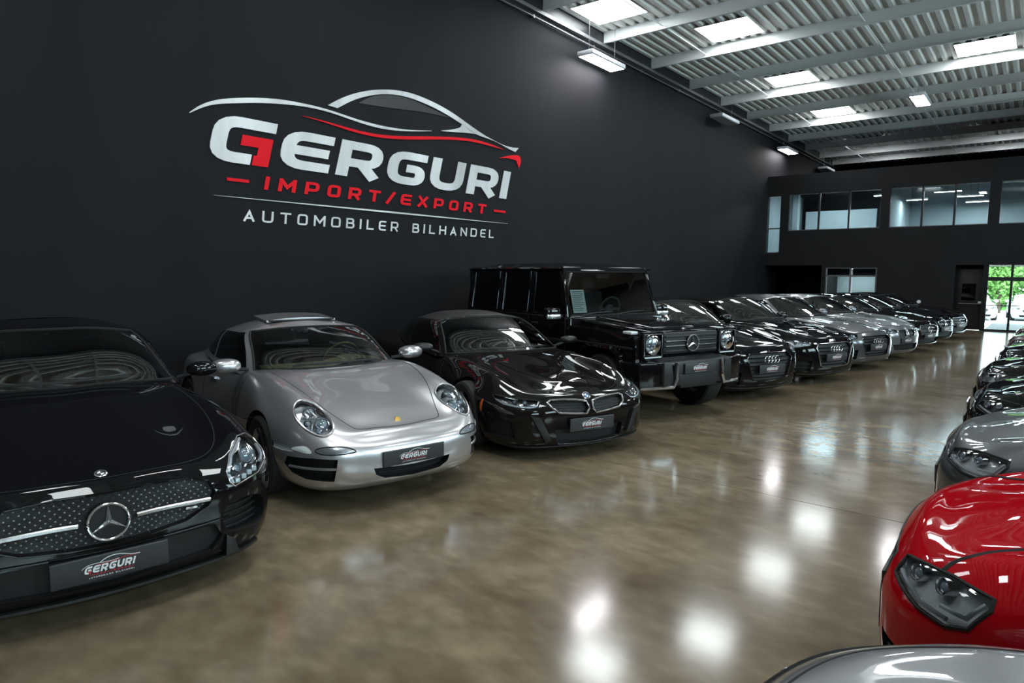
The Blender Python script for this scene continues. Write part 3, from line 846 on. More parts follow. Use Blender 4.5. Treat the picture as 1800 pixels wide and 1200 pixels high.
        parts.append(('rear_window', (rb+1, rt-1), (mc+a, F.shape[1]-1), side)); parts.append(('rear_window', (rb+1, rt-1), (0, mc-a), side))
        idx = np.arange(F.shape[0]*F.shape[1]).reshape(F.shape[:2])
        f = np.stack([idx[:-1, :-1], idx[:-1, 1:], idx[1:, 1:], idx[1:, :-1]], -1)
        isroof = np.zeros(hold.shape, bool); isroof[rt:, :] = True
        mi = (isroof[~hold]).astype(int)
        s.cab = F; s.mc = mc; s.A = A
        obj('cabin_shell', mesh('cabin_shell', F.reshape(-1, 3), f[~hold], [paint, roof_mat or paint], mi), s.root)
        for (n_, r, c, m) in parts:
            obj(n_, grid_mesh(n_, F, m, r, c), s.root)
        bm = bmesh.new(); me = mesh('x', F.reshape(-1, 3), f.reshape(-1, 4), paint); bm.from_mesh(me); s.cab_bvh = BVHTree.FromBMesh(bm); bm.free(); bpy.data.meshes.remove(me)
        # black sealing frame around the windscreen
        g = G(); loop = [F[w0, c] for c in range(mc-A+1, mc+A)]+[F[r, mc+A-1] for r in range(w0+1, w1+1)]+[F[w1, c] for c in range(mc+A-2, mc-A, -1)]+[F[r, mc-A+1] for r in range(w1-1, w0, -1)]
        g.tube(loop, .011, 6, closed=True); g.obj('windscreen_seal', gh.get('seal', 'seam'), s.root)
        hx, hz = gh['base'][0][0], gh['base'][0][2]
        s.cowl = (hx, hz)
        H = [(q[0]*.985+np.mean(base[:, 0])*.015, q[1]*.97) for q in base]
        s.hole_z = gh.get('hole_z', hz-.2)
        return H+[(x, -y) for x, y in H[::-1]]
    def interior(s, trim='interior_dark', wheel='interior_dark', dash=None, hw=.62, drop=.0, seat_x=None):
        x, z = s.cowl; z -= drop; dash = dash or trim; e = s.root
        g = G(); v = []
        pr = [(x-.16, z-.015), (x-.42, z+.005), (x-.60, z-.04), (x-.66, z-.13), (x-.62, z-.40)]
        for yy in (-hw, -hw*.5, 0, hw*.5, hw):
            for (a, b) in pr: v.append((a-.18*(abs(yy)/hw)**2*(1 if a > x-.3 else .2), yy, b+(.05 if (.2 < yy < .6 and b > z-.1) else 0)))
        n = len(pr); g.add(v, [(i*n+k, i*n+k+1, (i+1)*n+k+1, (i+1)*n+k) for i in range(4) for k in range(n-1)])
        g.obj('dashboard', dash, e)
        sx = seat_x or x-1.25
        for yy in (-.36, .36):
            st = G(); M = Matrix.Translation((sx, yy, z-.32)) @ Matrix.Rotation(R(-18), 4, 'Y')
            st.box((-.06, -.23, -.15), (.08, .23, .38), M=M, bev=.05); st.box((-.04, -.12, .40), (.06, .12, .56), M=M, bev=.04); st.box((-.02, -.23, -.30), (.52, .23, -.12), M=Matrix.Translation((sx, yy, z-.32)), bev=.05)
            st.obj('seat', trim, e)
        c = np.array((x-.78, .36, z-.03)); ax = np.array((.42, 0, .9)); ax /= np.linalg.norm(ax)
        w = G(); w.tube(torus_pts(c, .185, 28, (0, 1, 0), ax), .014, 8, closed=True)
        for t in (0, 180, 270):
            w.tube([c, c+.18*(math.cos(R(t))*np.array((0, 1, 0))+math.sin(R(t))*ax)], .018, 6)
        w.ellipsoid(c+np.array((.01, 0, 0)), (.03, .07, .06)); w.obj('steering_wheel', wheel, e)
        ms = self_cab = s.cab; m = ms[3*6-1, s.mc]
        k = G(); k.box((m[0]-.10, -.11, m[2]-.13), (m[0]-.07, .11, m[2]-.065), bev=.012); k.tube([(m[0]-.07, 0, m[2]-.09), (m[0]+.02, 0, m[2]-.03)], .012, 6); k.obj('rear_view_mirror', 'interior_dark', e)
        wp = G()
        for (c0, c1) in ((-.62, .05), (.02, .66)):
            A = [s.cab[6+1, s.mc+int(round(t))]+np.array((.03, 0, .012)) for t in np.linspace(c0, c1, 7)*(s.A-2)]
            wp.tube(A, .010, 5)
        wp.obj('wiper', 'satin_black', e)
    # ---- surface details
    def patch(s, name, outline, mat, prof=((1, .003), (0, .003)), fr=(0, 0), c=None, mirror=True, smooth=True, n=48, rings=4, parent=None, bvh=None, label=None):
        P = closed_curve(outline, n, smooth); ctr = P.mean(0); u, v, nn = frame(*fr)
        full = []
        for i in range(len(prof)-1):
            (a, oa), (b, ob) = prof[i], prof[i+1]; k = rings if abs(a-b) > .15 else 1
            full += [(a+(b-a)*j/k, oa+(ob-oa)*j/k) for j in range(k)]
        full.append(prof[-1])
        V = []; F = []; k = len(P); base = 0
        for (sc_, off) in full:
            if sc_ <= 1e-6:
                V.append(s.hit(ctr[0], ctr[1], fr, c, bvh)+nn*off)
            else:
                for p in P:
                    q = ctr+(p-ctr)*sc_; V.append(s.hit(q[0], q[1], fr, c, bvh)+nn*off)
        for i in range(len(full)-1):
            for j in range(k):
                if full[i+1][0] <= 1e-6: F.append((i*k+j, i*k+(j+1) % k, (i+1)*k))
                else: F.append((i*k+j, i*k+(j+1) % k, (i+1)*k+(j+1) % k, (i+1)*k+j))
        V = np.array(V); area = 0
        for j in range(k): area += P[j, 0]*P[(j+1) % k, 1]-P[(j+1) % k, 0]*P[j, 1]
        if area < 0: F = [q[::-1] for q in F]
        res = []
        for sg in ((1, -1) if mirror else (1,)):
            me = mesh(name, V*[1, sg, 1], F if sg > 0 else [q[::-1] for q in F], mat, sharp=40)
            o = obj(name, me, parent[len(res)] if isinstance(parent, list) else (parent or s.root)); res.append(o)
            if label: o['label'] = label
        return res
    def line3(s, pts, fr=(0, 0), c=None, off=.0, n=6, smooth=True, closed=False, bvh=None):
        _, _, nn = frame(*fr)
        if closed: Q = closed_curve(pts, n*len(pts), smooth)
        else: Q = csp2(pts, n) if (smooth and len(pts) > 2) else np.concatenate([np.array([np.array(pts[i])+(np.array(pts[i+1])-np.array(pts[i]))*t for t in np.linspace(0, 1, n, endpoint=False)]) for i in range(len(pts)-1)]+[[pts[-1]]])
        return [s.hit(a, b, fr, c, bvh)+nn*off for a, b in Q]
    def trim(s, name, pts, r, mat, fr=(0, 0), c=None, off=.0, n=6, smooth=True, closed=False, mirror=True, flat=1., parent=None, bvh=None):
        L = np.array(s.line3(pts, fr, c, off, n, smooth, closed, bvh)); res = []
        for sg in ((1, -1) if mirror else (1,)):
            res.append(G().tube(L*[1, sg, 1], r, 6, closed=closed, flat=flat).obj(name, mat, parent[len(res)] if isinstance(parent, list) else (parent or s.root)))
        return res
    def wheels(s, xs, r, w, hw, mat='alloy', spokes=10, rim=.72):
        key = (r, w, mat, spokes, rim)
        if key not in WHEELS: WHEELS[key] = wheel_meshes(*key)
        ms = WHEELS[key]
        for x in xs:
            for sg in (1, -1):
                t = obj('wheel', ms[0], s.root, (x, sg*(hw-w/2), r), (0, 0, 0 if sg > 0 else math.pi))
                for n_, m in zip(('rim', 'brake_disc'), ms[1:]): obj(n_, m, t)
    def mirrors(s, c, r, mat, arm=None, tilt=0.):
        for sg in (1, -1):
            g = G(); M = Matrix.Translation((c[0], sg*c[1], c[2])) @ Matrix.Rotation(R(sg*tilt), 4, 'Z')
            g.ellipsoid((0, 0, 0), r, 0, 22, 14, .85, M)
            g2 = G(); a = arm or (c[0]-.04, c[1]-.24, c[2]-.10); g2.tube([(c[0], sg*(c[1]-r[1]*.6), c[2]-r[2]*.5), (a[0], sg*a[1], a[2])], [.035, .03], 8, flat=.5)
            h = g.obj('mirror_housing', mat, s.root); g2.obj('mirror_arm', 'satin_black', h)
            G().ellipsoid((-r[0]*.72, 0, 0), (.012, r[1]*.82, r[2]*.78), 0, 18, 8, .7, M).obj('mirror_glass', 'dark_chrome', h)
    def plate(s, x, z, w=.52, h=.115, tilt=0., y=0.):
        P = PLATE()
        o = obj('dealer_plate', P[0], s.root, (x, y, z), (0, R(tilt), 0), (1, w/.52, h/.115)); o['label'] = 'dark dealer plate with a small silver and red logo'
        for n_, m in P[1:]: obj(n_, m, o)
    def emblem_star(s, c, r, mat='chrome', tilt=0., parent=None):
        g = G(); M = Matrix.Translation(c) @ Matrix.Rotation(R(-tilt), 4, 'Y')
        pts = [M @ Vector(p) for p in torus_pts((0, 0, 0), r, 40, (0, 1, 0), (0, 0, 1))]
        g.tube([tuple(p) for p in pts], r*.075, 8, closed=True)
        for k in range(3):
            a = R(90+120*k); d = np.array((0, math.cos(a), math.sin(a))); q = np.array((0, -math.sin(a), math.cos(a)))
            v = [q*r*.17, -q*r*.17, d*r*.97+q*.008*r, d*r*.97-q*.008*r, np.array((r*.22, 0, 0)), d*r*.97+np.array((r*.03, 0, 0))]
            v[0] = v[0]+d*r*.02; v[1] = v[1]+d*r*.02
            g.add(v, [(0, 4, 5, 2), (4, 1, 3, 5), (2, 5, 3)], 0, M)
        o = g.obj('star_emblem', mat, parent or s.root, sharp=20)
        return o
    def seam(s, pts, fr=(0, 90), r=.0045, mirror=True, n=6, smooth=True, bvh=None, mat='seam', c=None, name='panel_gap'):
        return s.trim(name, pts, r, mat, fr, c, -.001, n, smooth, mirror=mirror, bvh=bvh)
WHEELS = {}
def wheel_meshes(r, w, mat, spokes, rim):
    t = G(); R0 = r*rim; h = w/2
    t.lathe([(R0-.01, -h*.85), (R0+.01, -h*.98), (r-.03, -h), (r-.008, -h*.85), (r, -h*.5), (r, h*.5), (r-.008, h*.85), (r-.03, h), (R0+.01, h*.98), (R0-.01, h*.85)], 40)
    q = G(); q.lathe([(R0, -h*.85), (R0-.02, -h*.6), (R0-.03, h*.55), (R0-.012, h*.80), (R0+.004, h*.93), (R0+.012, h*.95)], 40)
    q.lathe([(.001, h*.55), (.055, h*.55), (.07, h*.42), (.07, h*.2)], 20)
    for k in range(spokes):
        a = 2*math.pi*k/spokes
        for da in (-.11, .11) if spokes <= 6 else (0,):
            d = np.array((math.cos(a+da*.3), 0, math.sin(a+da*.3))); d2 = np.array((math.cos(a+da), 0, math.sin(a+da)))
            q.tube([d*.05+np.array((0, h*.45, 0)), d2*R0*.6+np.array((0, h*.58, 0)), d2*(R0-.015)+np.array((0, h*.80, 0))], [.022, .017, .017], 6, flat=.8, up=(0, 1, 0))
    b = G(); b.lathe([(.05, h*.12), (R0*.72, h*.12), (R0*.72, -h*.02), (.05, -h*.02)], 30); b.box((-.05, h*.0, R0*.35), (.05, h*.3, R0*.74), bev=.01)
    return t.mesh('wheel', 'rubber'), q.mesh('rim', mat), b.mesh('brake_disc', 'dark_alloy')
_PL = []
def PLATE():
    if _PL: return _PL
    _PL.append(G().box((-.008, -.26, -.0575), (.008, .26, .0575), bev=.005).mesh('dealer_plate', 'plate_dark'))
    k = .26/6.7; Y = lambda a, b: (-(a-7.45)*-k, (b-3.52)*k)   # logo scaled down; car faces viewer so +y is to the viewer's right
    def flat(V, F, m, nm, d=.0):
        v = [(.0085+.0015+d, *Y(*p)) for p in V]; _PL.append((nm, mesh(nm, v, F, m, smooth=False)))
    V = []; F = []
    x = 4.3; wmap = {'I': .28}
    for ch in 'GERGURI':
        w = wmap.get(ch, 1.0); g, f = glyph(ch, w*.86 if ch != 'I' else .28, .25, .3); n = len(V); sx = .90
        hh = .85; V += [(x+p[0]*sx+.28*p[1]*hh, 3.10+p[1]*hh) for p in g]; F += [tuple(i+n for i in q) for q in f]; x += (w*.86 if ch != 'I' else .28)*sx+.13
    flat(V, F, 'plate_white', 'lettering', .0004)
    a = csp2([(4.1, 3.75), (4.6, 4.05), (5.3, 4.18), (6.2, 4.17), (7.2, 4.12), (8.3, 4.22)], 4); b = a-[0, .07]
    a2 = csp2([(6.15, 4.24), (6.8, 4.57), (7.7, 4.75), (8.7, 4.64), (9.8, 4.36), (10.7, 4.30)], 4); b2 = a2-[0, .10]
    V, F = poly_strip(a.tolist(), b.tolist()); V2, F2 = poly_strip(a2.tolist(), b2.tolist()); n = len(V)
    flat(V+V2, F+[tuple(i+n for i in q) for q in F2], 'plate_white', 'roof_swoosh')
    a = csp2([(5.7, 4.02), (6.6, 3.99), (7.8, 4.09), (9.3, 4.27), (10.3, 4.2)], 4); b = a-[0, .075]
    V, F = poly_strip(a.tolist(), b.tolist())
    def small(txt, x0, x1, z0, h, th, V, F):
        ws = [.25 if c == 'I' else .5 if c in ' /' else .85 for c in txt]; tot = sum(ws)+.45*(len(txt)-1); sx = (x1-x0)/tot; x = x0
        for c, w in zip(txt, ws):
            if c != ' ':
                gg, ff = glyph(c, w, th, .2); n = len(V); V += [(x+p[0]*sx, z0+p[1]*h) for p in gg]; F += [tuple(i+n for i in q) for q in ff]
            x += (w+.45)*sx
    small('IMPORT/EXPORT', 5.0, 9.9, 2.80, .20, .24, V, F)
    n = len(V); V += [(4.75, 3.40), (5.15, 3.42), (5.05, 3.12), (4.85, 3.12)]; F.append((n+3, n+2, n+1, n))
    flat(V, F, 'plate_red', 'red_lettering', .0008)
    V = []; F = []
    small('AUTOMOBILER BILHANDEL', 4.8, 10.0, 2.50, .16, .2, V, F)
    flat(V, F, 'plate_white', 'small_lettering')
    return _PL
# ================================================================== the cars
def hoodfn(zc, hw, crown=.06, fb=None, yf=.68, sf=.17, extra=None):
    Z = table(zc); FB = table(fb) if fb else (lambda x: 0*np.asarray(x)); CR = table(crown) if isinstance(crown, list) else (lambda x: crown)
    def fn(x, y):
        x = np.asarray(x, float); y = np.abs(np.asarray(y, float))
        z = Z(x)-CR(x)*(y/hw)**2.4+FB(x)*np.exp(-((y-yf)/sf)**2)
        return z+(extra(x, y) if extra else 0)
    return fn
def rowset(zs, ins): return [(z, i) for z, i in zip(zs, ins)]

# ------------------------------------------------------------------ silver rear engined coupe
def car_silver_coupe():
    c = Car('sports_coupe', (-4.63, 3.67), -13.4, 'silver sports coupe with round headlamps and open sunroof between two black cars')
    sp = dict(plan=[(.95, 0), (.925, .36), (.825, .65), (.61, .81), (.30, .885), (0, .905), (-.42, .885), (-.95, .87), (-1.5, .875), (-1.95, .905), (-2.35, .925), (-2.8, .89), (-3.2, .75), (-3.42, .42), (-3.47, 0)],
        sx={0: .62, 3: .45, 5: 0, 6: -.42, 7: -.95, 8: -1.5, 9: -1.95, 10: -2.3, 11: -2.6, 14: -2.9},
        rows=rowset([{0: .17, 3: .17, 5: .20, 14: .22}, {0: .23, 3: .24, 5: .28, 14: .30}, {0: .385, 3: .40, 5: .48, 14: .48}, {0: .50, 2: .50, 3: .52, 5: .66, 14: .66}],
                    [{0: .10, 5: .10}, {0: .02, 5: .05}, {0: 0}, {0: .035, 3: .015, 5: .015, 14: .04}]),
        edge_ins={0: .12, 2: .10, 3: .07, 5: .075, 7: .10, 9: .07, 14: .12}, drop={0: .015, 2: .02, 3: .03, 5: .035, 7: .02, 14: .03},
        hood=hoodfn([(1.0, .545), (.85, .570), (.7, .610), (.4, .705), (0, .815), (-.42, .915), (-1, .93), (-2.3, .93), (-2.9, .90), (-3.2, .84), (-3.5, .72)], .9, .07,
                    [(1.0, 0), (.85, .02), (.62, .075), (.35, .115), (.05, .105), (-.4, .045), (-.85, 0)], .675, .165))
    c.body(sp, 'silver_paint', 6, 9)
    c.wheel_cut(0, .345, .60); c.wheel_cut(-2.35, .35, .58)
    gh = dict(base=[(-.43, 0, .925), (-.50, .36, .918), (-.76, .72, .895), (-1.12, .775, .905), (-1.72, .775, .92), (-2.2, .72, .945), (-2.65, .58, .95), (-2.92, .33, .92), (-2.98, 0, .92)],
              top=[(-1.20, 0, 1.262), (-1.22, .28, 1.256), (-1.30, .545, 1.23), (-1.43, .59, 1.222), (-1.75, .595, 1.215), (-2.05, .56, 1.185), (-2.25, .47, 1.15), (-2.35, .27, 1.165), (-2.36, 0, 1.17)],
              roof=[(-1.1, 1.26), (-1.3, 1.295), (-1.6, 1.318), (-2.0, 1.285), (-2.4, 1.19)], roof_sx=(-1.42, -2.1), rcrown=.045, bulge=.03)
    hole = c.cabin(gh, 'silver_paint', 'green_screen', 'dark_glass')
    ROUND_LAMP_FRONT(c)
    c.finish_body(hole)
    c.interior('interior_tan', 'interior_tan', 'interior_tan', .60)
    c.wheels((0, -2.35), .325, .235, .895, 'alloy', 5)
    return c

# ------------------------------------------------------------------ black long bonnet coupe (left edge)
def car_black_gt():
    c = Car('grand_tourer', (-4.53, 1.45), -11.5, 'glossy black coupe with large round star in a studded grille, at the left edge')
    sp = dict(plan=[(.93, 0), (.905, .40), (.825, .725), (.63, .915), (.33, .975), (0, .985), (-.5, .955), (-1.1, .93), (-1.7, .93), (-2.2, .955), (-2.63, .97), (-3.05, .94), (-3.4, .80), (-3.58, .45), (-3.62, 0)],
        sx={0: .60, 3: .45, 5: 0, 6: -.5, 7: -1.1, 8: -1.7, 9: -2.2, 10: -2.6, 11: -2.9, 14: -3.2},
        rows=rowset([{0: .13, 3: .14, 5: .20, 14: .22}, {0: .22, 3: .23, 5: .28, 14: .30}, {0: .42, 3: .42, 5: .48, 14: .5}, {0: .60, 2: .58, 3: .60, 5: .68, 14: .72}],
                    [{0: .05, 5: .10}, {0: .0, 5: .05}, {0: .01, 5: 0}, {0: .01, 3: .01, 5: .01, 14: .04}]),
        edge_ins={0: .07, 2: .08, 3: .08, 5: .08, 7: .10, 9: .07, 14: .12}, drop={0: .02, 2: .03, 3: .04, 5: .05, 7: .03, 14: .03},
        hood=hoodfn([(.95, .675), (.85, .71), (.6, .77), (.2, .845), (-.3, .91), (-.85, .965), (-1.5, .97), (-2.6, .98), (-3.2, .93), (-3.6, .82)], .96, .11,
                    [(.95, 0), (.75, .03), (.55, .07), (.2, .10), (-.3, .06), (-.9, 0)], .79, .17, lambda x, y: .018*np.exp(-((y-.36)/.09)**2)*np.clip((.8-x)*2, 0, 1)*np.clip((x+.9)*2, 0, 1)))
    c.body(sp, 'black_paint', 6, 9)
    c.wheel_cut(0, .37, .62); c.wheel_cut(-2.63, .375, .60)
    gh = dict(base=[(-.86, 0, .97), (-.93, .40, .965), (-1.12, .80, .935), (-1.5, .845, .94), (-2.1, .845, .955), (-2.55, .77, .975), (-2.95, .60, .98), (-3.3, .33, .95), (-3.38, 0, .95)],
              top=[(-1.58, 0, 1.355), (-1.60, .30, 1.35), (-1.68, .575, 1.31), (-1.83, .625, 1.30), (-2.1, .63, 1.275), (-2.4, .58, 1.24), (-2.6, .47, 1.19), (-2.72, .27, 1.2), (-2.74, 0, 1.205)],
              roof=[(-1.5, 1.345), (-1.7, 1.385), (-2.0, 1.405), (-2.4, 1.36), (-2.8, 1.2)], roof_sx=(-1.8, -2.5), rcrown=.04, bulge=.03)
    hole = c.cabin(gh, 'black_paint', 'windscreen', 'dark_glass')
    GT_FRONT(c)
    c.finish_body(hole)
    c.interior('interior_dark', 'interior_grey', 'interior_grey', .62)
    c.wheels((0, -2.63), .345, .265, .955, 'dark_alloy', 10)
    return c

# ------------------------------------------------------------------ black low hybrid coupe with twin kidney grille
def car_black_wedge():
    c = Car('wedge_coupe', (-4.20, 5.80), -23, 'low black coupe with silver edged twin kidney grille, right of the silver coupe')
    def ridges(x, y):
        return .022*np.exp(-((y-(.30+.12*(.9-x)))/.055)**2)*np.clip((.8-x)*3, 0, 1)*np.clip((x+.5)*3, 0, 1)-.012*np.exp(-(y/.16)**2)*np.clip((.3-x)*3, 0, 1)*np.clip((x+.5)*3, 0, 1)
    sp = dict(plan=[(.95, 0), (.925, .38), (.84, .68), (.63, .865), (.32, .95), (0, .965), (-.5, .93), (-1.1, .90), (-1.8, .91), (-2.3, .95), (-2.8, .97), (-3.2, .95), (-3.55, .8), (-3.70, .45), (-3.74, 0)],
        sx={0: .62, 3: .45, 5: 0, 6: -.5, 7: -1.1, 8: -1.8, 9: -2.3, 10: -2.7, 11: -3.0, 14: -3.3},
        rows=rowset([{0: .13, 3: .14, 5: .18, 14: .22}, {0: .20, 3: .22, 5: .27, 14: .30}, {0: .37, 3: .38, 5: .46, 14: .5}, {0: .51, 2: .50, 3: .53, 5: .64, 14: .72}],
                    [{0: .06, 5: .10}, {0: .0, 5: .05}, {0: .01, 5: 0}, {0: .015, 3: .01, 5: .01, 14: .04}]),
        edge_ins={0: .08, 2: .08, 3: .08, 5: .08, 7: .10, 9: .07, 14: .12}, drop={0: .015, 2: .025, 3: .035, 5: .045, 7: .03, 14: .03},
        hood=hoodfn([(1, .565), (.88, .60), (.7, .65), (.4, .715), (0, .785), (-.45, .865), (-.75, .90), (-1.5, .92), (-2.8, .95), (-3.3, .93), (-3.75, .85)], .96, .10,
                    [(.95, 0), (.65, .03), (.3, .085), (-.1, .075), (-.6, .02), (-1, 0)], .77, .15, ridges))
    c.body(sp, 'black_paint_warm', 6, 9)
    c.wheel_cut(0, .365, .62); c.wheel_cut(-2.8, .37, .60)
    gh = dict(base=[(-.60, 0, .885), (-.68, .40, .885), (-.95, .78, .862), (-1.32, .82, .87), (-1.95, .82, .895), (-2.45, .74, .94), (-2.9, .58, .96), (-3.25, .33, .94), (-3.33, 0, .94)],
              top=[(-1.48, 0, 1.25), (-1.50, .28, 1.245), (-1.56, .55, 1.215), (-1.72, .60, 1.21), (-2.05, .60, 1.205), (-2.4, .55, 1.175), (-2.65, .45, 1.14), (-2.78, .27, 1.15), (-2.8, 0, 1.155)],
              roof=[(-1.4, 1.24), (-1.6, 1.275), (-2.0, 1.295), (-2.4, 1.265), (-2.8, 1.16)], roof_sx=(-1.7, -2.5), rcrown=.045, bulge=.03)
    hole = c.cabin(gh, 'black_paint_warm', 'windscreen', 'dark_glass', roof_mat='black_plastic')
    WEDGE_FRONT(c)
    c.finish_body(hole)
    c.interior('interior_dark', 'interior_grey', 'interior_grey', .62)
    c.wheels((0, -2.8), .345, .215, .955, 'alloy', 5)
    return c

# ------------------------------------------------------------------ generic saloon / hatchback
def saloon(name, loc, yaw, label, paint, front, group=None, fo=.88, hw=.905, wb=2.72, ro=.98, zf=.74, zcowl=1.0, cowl=-.38, roof=1.42, wst=-1.15, nr=5, nc=6, glass='windscreen', zoff=0., hatch=False, fend=.03, interior=True, rim='alloy', mo=.06, mr=.11):
    c = Car(name, loc, yaw, label, group); re = -wb-ro
    sp = dict(plan=[(fo, 0), (fo-.02, .38), (fo-.11, .66), (fo-.30, .825), (.30, hw-.03), (0, hw-.01), (-.5, hw-.02), (-1.05, hw-.02), (-1.7, hw-.015), (-wb+.45, hw-.01), (-wb, hw), (-wb-.42, hw-.04), (re+.22, hw-.16), (re+.03, .48), (re, 0)],
        sx={0: fo-.36, 3: .38, 5: 0, 6: -.5, 7: -1.05, 8: -1.7, 9: -wb+.45, 10: -wb, 11: -wb-.3, 14: re+.35},
        rows=rowset([{0: .17, 3: .17, 5: .20, 14: .24}, {0: .25, 3: .26, 5: .29, 14: .33}, {0: .45, 3: .46, 5: .50, 14: .55}, {0: zf-.12, 2: zf-.13, 3: zf-.10, 5: .70, 14: .78}],
                    [{0: .07, 5: .10}, {0: .01, 5: .05}, {0: 0}, {0: .015, 3: .01, 5: .015, 14: .03}]),
        edge_ins={0: .08, 2: .08, 3: .08, 5: .075, 7: .09, 9: .075, 14: .10}, drop={0: .025, 2: .03, 3: .04, 5: .05, 7: .05, 14: .04},
        hood=hoodfn([(fo+.05, zf-.03), (fo-.08, zf+.01), (fo-.3, zf+.07), (.2, zf+.155), (-.1, zcowl-.045), (cowl, zcowl), (-1.2, zcowl), (-wb, zcowl+.02), (re+.5, zcowl+.02), (re+.15, zcowl-.02), (re, zcowl-.08)], hw, .09,
                    [(fo, 0), (.5, fend), (0, fend*1.6), (-.6, fend*.5), (-1, 0)], .72, .16, lambda x, y: .012*np.exp(-((y-.40)/.05)**2)*np.clip((.7-x)*3, 0, 1)*np.clip((x+.4)*3, 0, 1)))
    c.body(sp, paint, nr, nc)
    c.wheel_cut(0, .355, .60); c.wheel_cut(-wb, .36, .58)
    rt = -2.75 if not hatch else -3.05
    gh = dict(base=[(cowl, 0, zcowl+.005), (cowl-.07, .40, zcowl), (cowl-.40, .685, zcowl-.01), (cowl-.75, .765, zcowl-.01), (cowl-1.35, .785, zcowl), (cowl-1.95, .76, zcowl+.015), (cowl-2.45, .66, zcowl+.03), (cowl-2.82, .36, zcowl+.02), (cowl-2.9, 0, zcowl+.02)],
              top=[(wst, 0, roof-.045), (wst-.02, .30, roof-.05), (wst-.10, .535, roof-.08), (wst-.25, .59, roof-.09), (wst-.75, .60, roof-.085), (wst-1.2, .57, roof-.11), (wst-1.45, .50, roof-.13), (wst-1.55, .30, roof-.12), (wst-1.58, 0, roof-.115)],
              roof=[(wst+.1, roof-.06), (wst-.15, roof-.018), (wst-.5, roof), (wst-1.0, roof-.02), (wst-1.6, roof-.10)], roof_sx=(wst-.2, wst-1.35), rcrown=.04, bulge=.025)
    hole = c.cabin(gh, paint, glass, 'dark_glass', nr=6, nc=6)
    front(c, fo, zf)
    c.finish_body(hole)
    if interior: c.interior('interior_dark', 'interior_grey', 'interior_grey', .62)
    c.mirrors((cowl-.55, hw+mo, zcowl+.03), (.09, mr, .075), paint, (cowl-.58, hw-.16, zcowl-.04))
    c.wheels((0, -wb), .335, .23, hw-.015, rim, 10)
    return c
# ------------------------------------------------------------------ front end details
pmat('lamp_bowl', (.10, .105, .11), .25, .6)
pmat('lamp_bowl_bright', (.62, .64, .66), .25, .45)
pmat('drl', (.80, .84, .88), .25, .1, .6)
pmat('grey_mesh', (.02, .02, .022), .55)
def P2(pts, fr, c):
    u, v, n = frame(*fr); c = np.array(c, float)
    return [(float((np.array(p)-c) @ u), float((np.array(p)-c) @ v)) for p in pts]
def unit_at(g, c, n, r, m=0, depth=.05, ball=True, mball=1, mring=2):
    """a small round lamp unit: ring, cup and glossy ball facing n"""
    n = Vector(n).normalized(); M = Matrix.Translation(Vector(c)) @ n.to_track_quat('Z', 'Y').to_matrix().to_4x4()
    g.lathe([(r*.72, -depth), (r*.85, -.004), (r, .006), (r*1.08, 0), (r*1.02, -depth)], 20, mring, M, axis='z')
    g.ellipsoid((0, 0, -.012), (r*.78, r*.78, r*.45), mball, 16, 8, 1., M)
def headlamp(c, out3, fr, ctr, units=(), drl=(), bowl='lamp_bowl', depth=.05, rim=('seam', .006), dome=.012, drl_r=.006, smooth=True, n=44):
    ol = P2(out3, fr, ctr)
    c.recess(ol, depth, fr, ctr, True, smooth, bowl, n)
    lens = c.patch('headlamp', ol, 'lens', ((1, .002), (.8, .002+dome*.6), (0, .002+dome)), fr, ctr, True, smooth, n)
    if rim: c.trim('lamp_rim', ol, rim[1], rim[0], fr, ctr, .0, 4, smooth, True, parent=lens)
    _, _, nn = frame(*fr)
    for sg, par in zip((1, -1), lens):
        g = G()
        for (p, r, off) in units:
            q = P2([p], fr, ctr)[0]; h = c.hit(q[0], q[1], fr, ctr)+nn*off
            unit_at(g, h*[1, sg, 1], nn*[1, sg, 1], r)
        if units: g.obj('lamp_unit', ['lamp_bowl', 'projector', 'satin_chrome'], par)
    for pl in drl:
        q = P2(pl, fr, ctr); c.trim('light_strip', q, drl_r, 'drl', fr, ctr, -.010, 4, False, False if False else False, True, parent=lens)
    return lens
def grille_slats(c, zs, hwf, r, mat, off=-.02, mirror=False, x=None, parent=None):
    for z in zs:
        w = hwf(z); c.trim('grille_slat', [(-w, z), (-w*.5, z), (0, z), (w*.5, z), (w, z)], r, mat, off=off, n=4, smooth=False, mirror=False, flat=1.3, parent=parent)
def rings4(c, z, r=.048, mat='satin_chrome', off=.012):
    g = G()
    for k in (-1.5, -.5, .5, 1.5):
        y = k*r*1.42; p = c.hit(y, z)
        g.tube(torus_pts(p+np.array((off, 0, 0)), r, 24, (0, 1, 0), (0, 0, 1)), .0065, 6, closed=True)
    g.obj('four_ring_emblem', mat, c.root)
def roundel(c, p, n, r, mats=('chrome', 'blue_enamel', 'plate_white')):
    n = Vector(n).normalized(); M = Matrix.Translation(Vector(p)) @ n.to_track_quat('Z', 'Y').to_matrix().to_4x4(); g = G()
    g.lathe([(r, -.004), (r, .004), (r*.82, .006), (r*.80, .004)], 24, 0, M, axis='z'); g.lathe([(r*.8, .004), (r*.5, .0045)], 24, 3, M, axis='z')
    for k in range(4):
        v = [(0, 0, .0052)]+[(r*.55*math.cos(R(90*k+j*15)), r*.55*math.sin(R(90*k+j*15)), .0052) for j in range(7)]
        g.add(v, [(0, j, j+1) for j in range(1, 7)], 1+k % 2, M)
    return g.obj('roundel_emblem', [*mats, 'satin_black'], c.root)

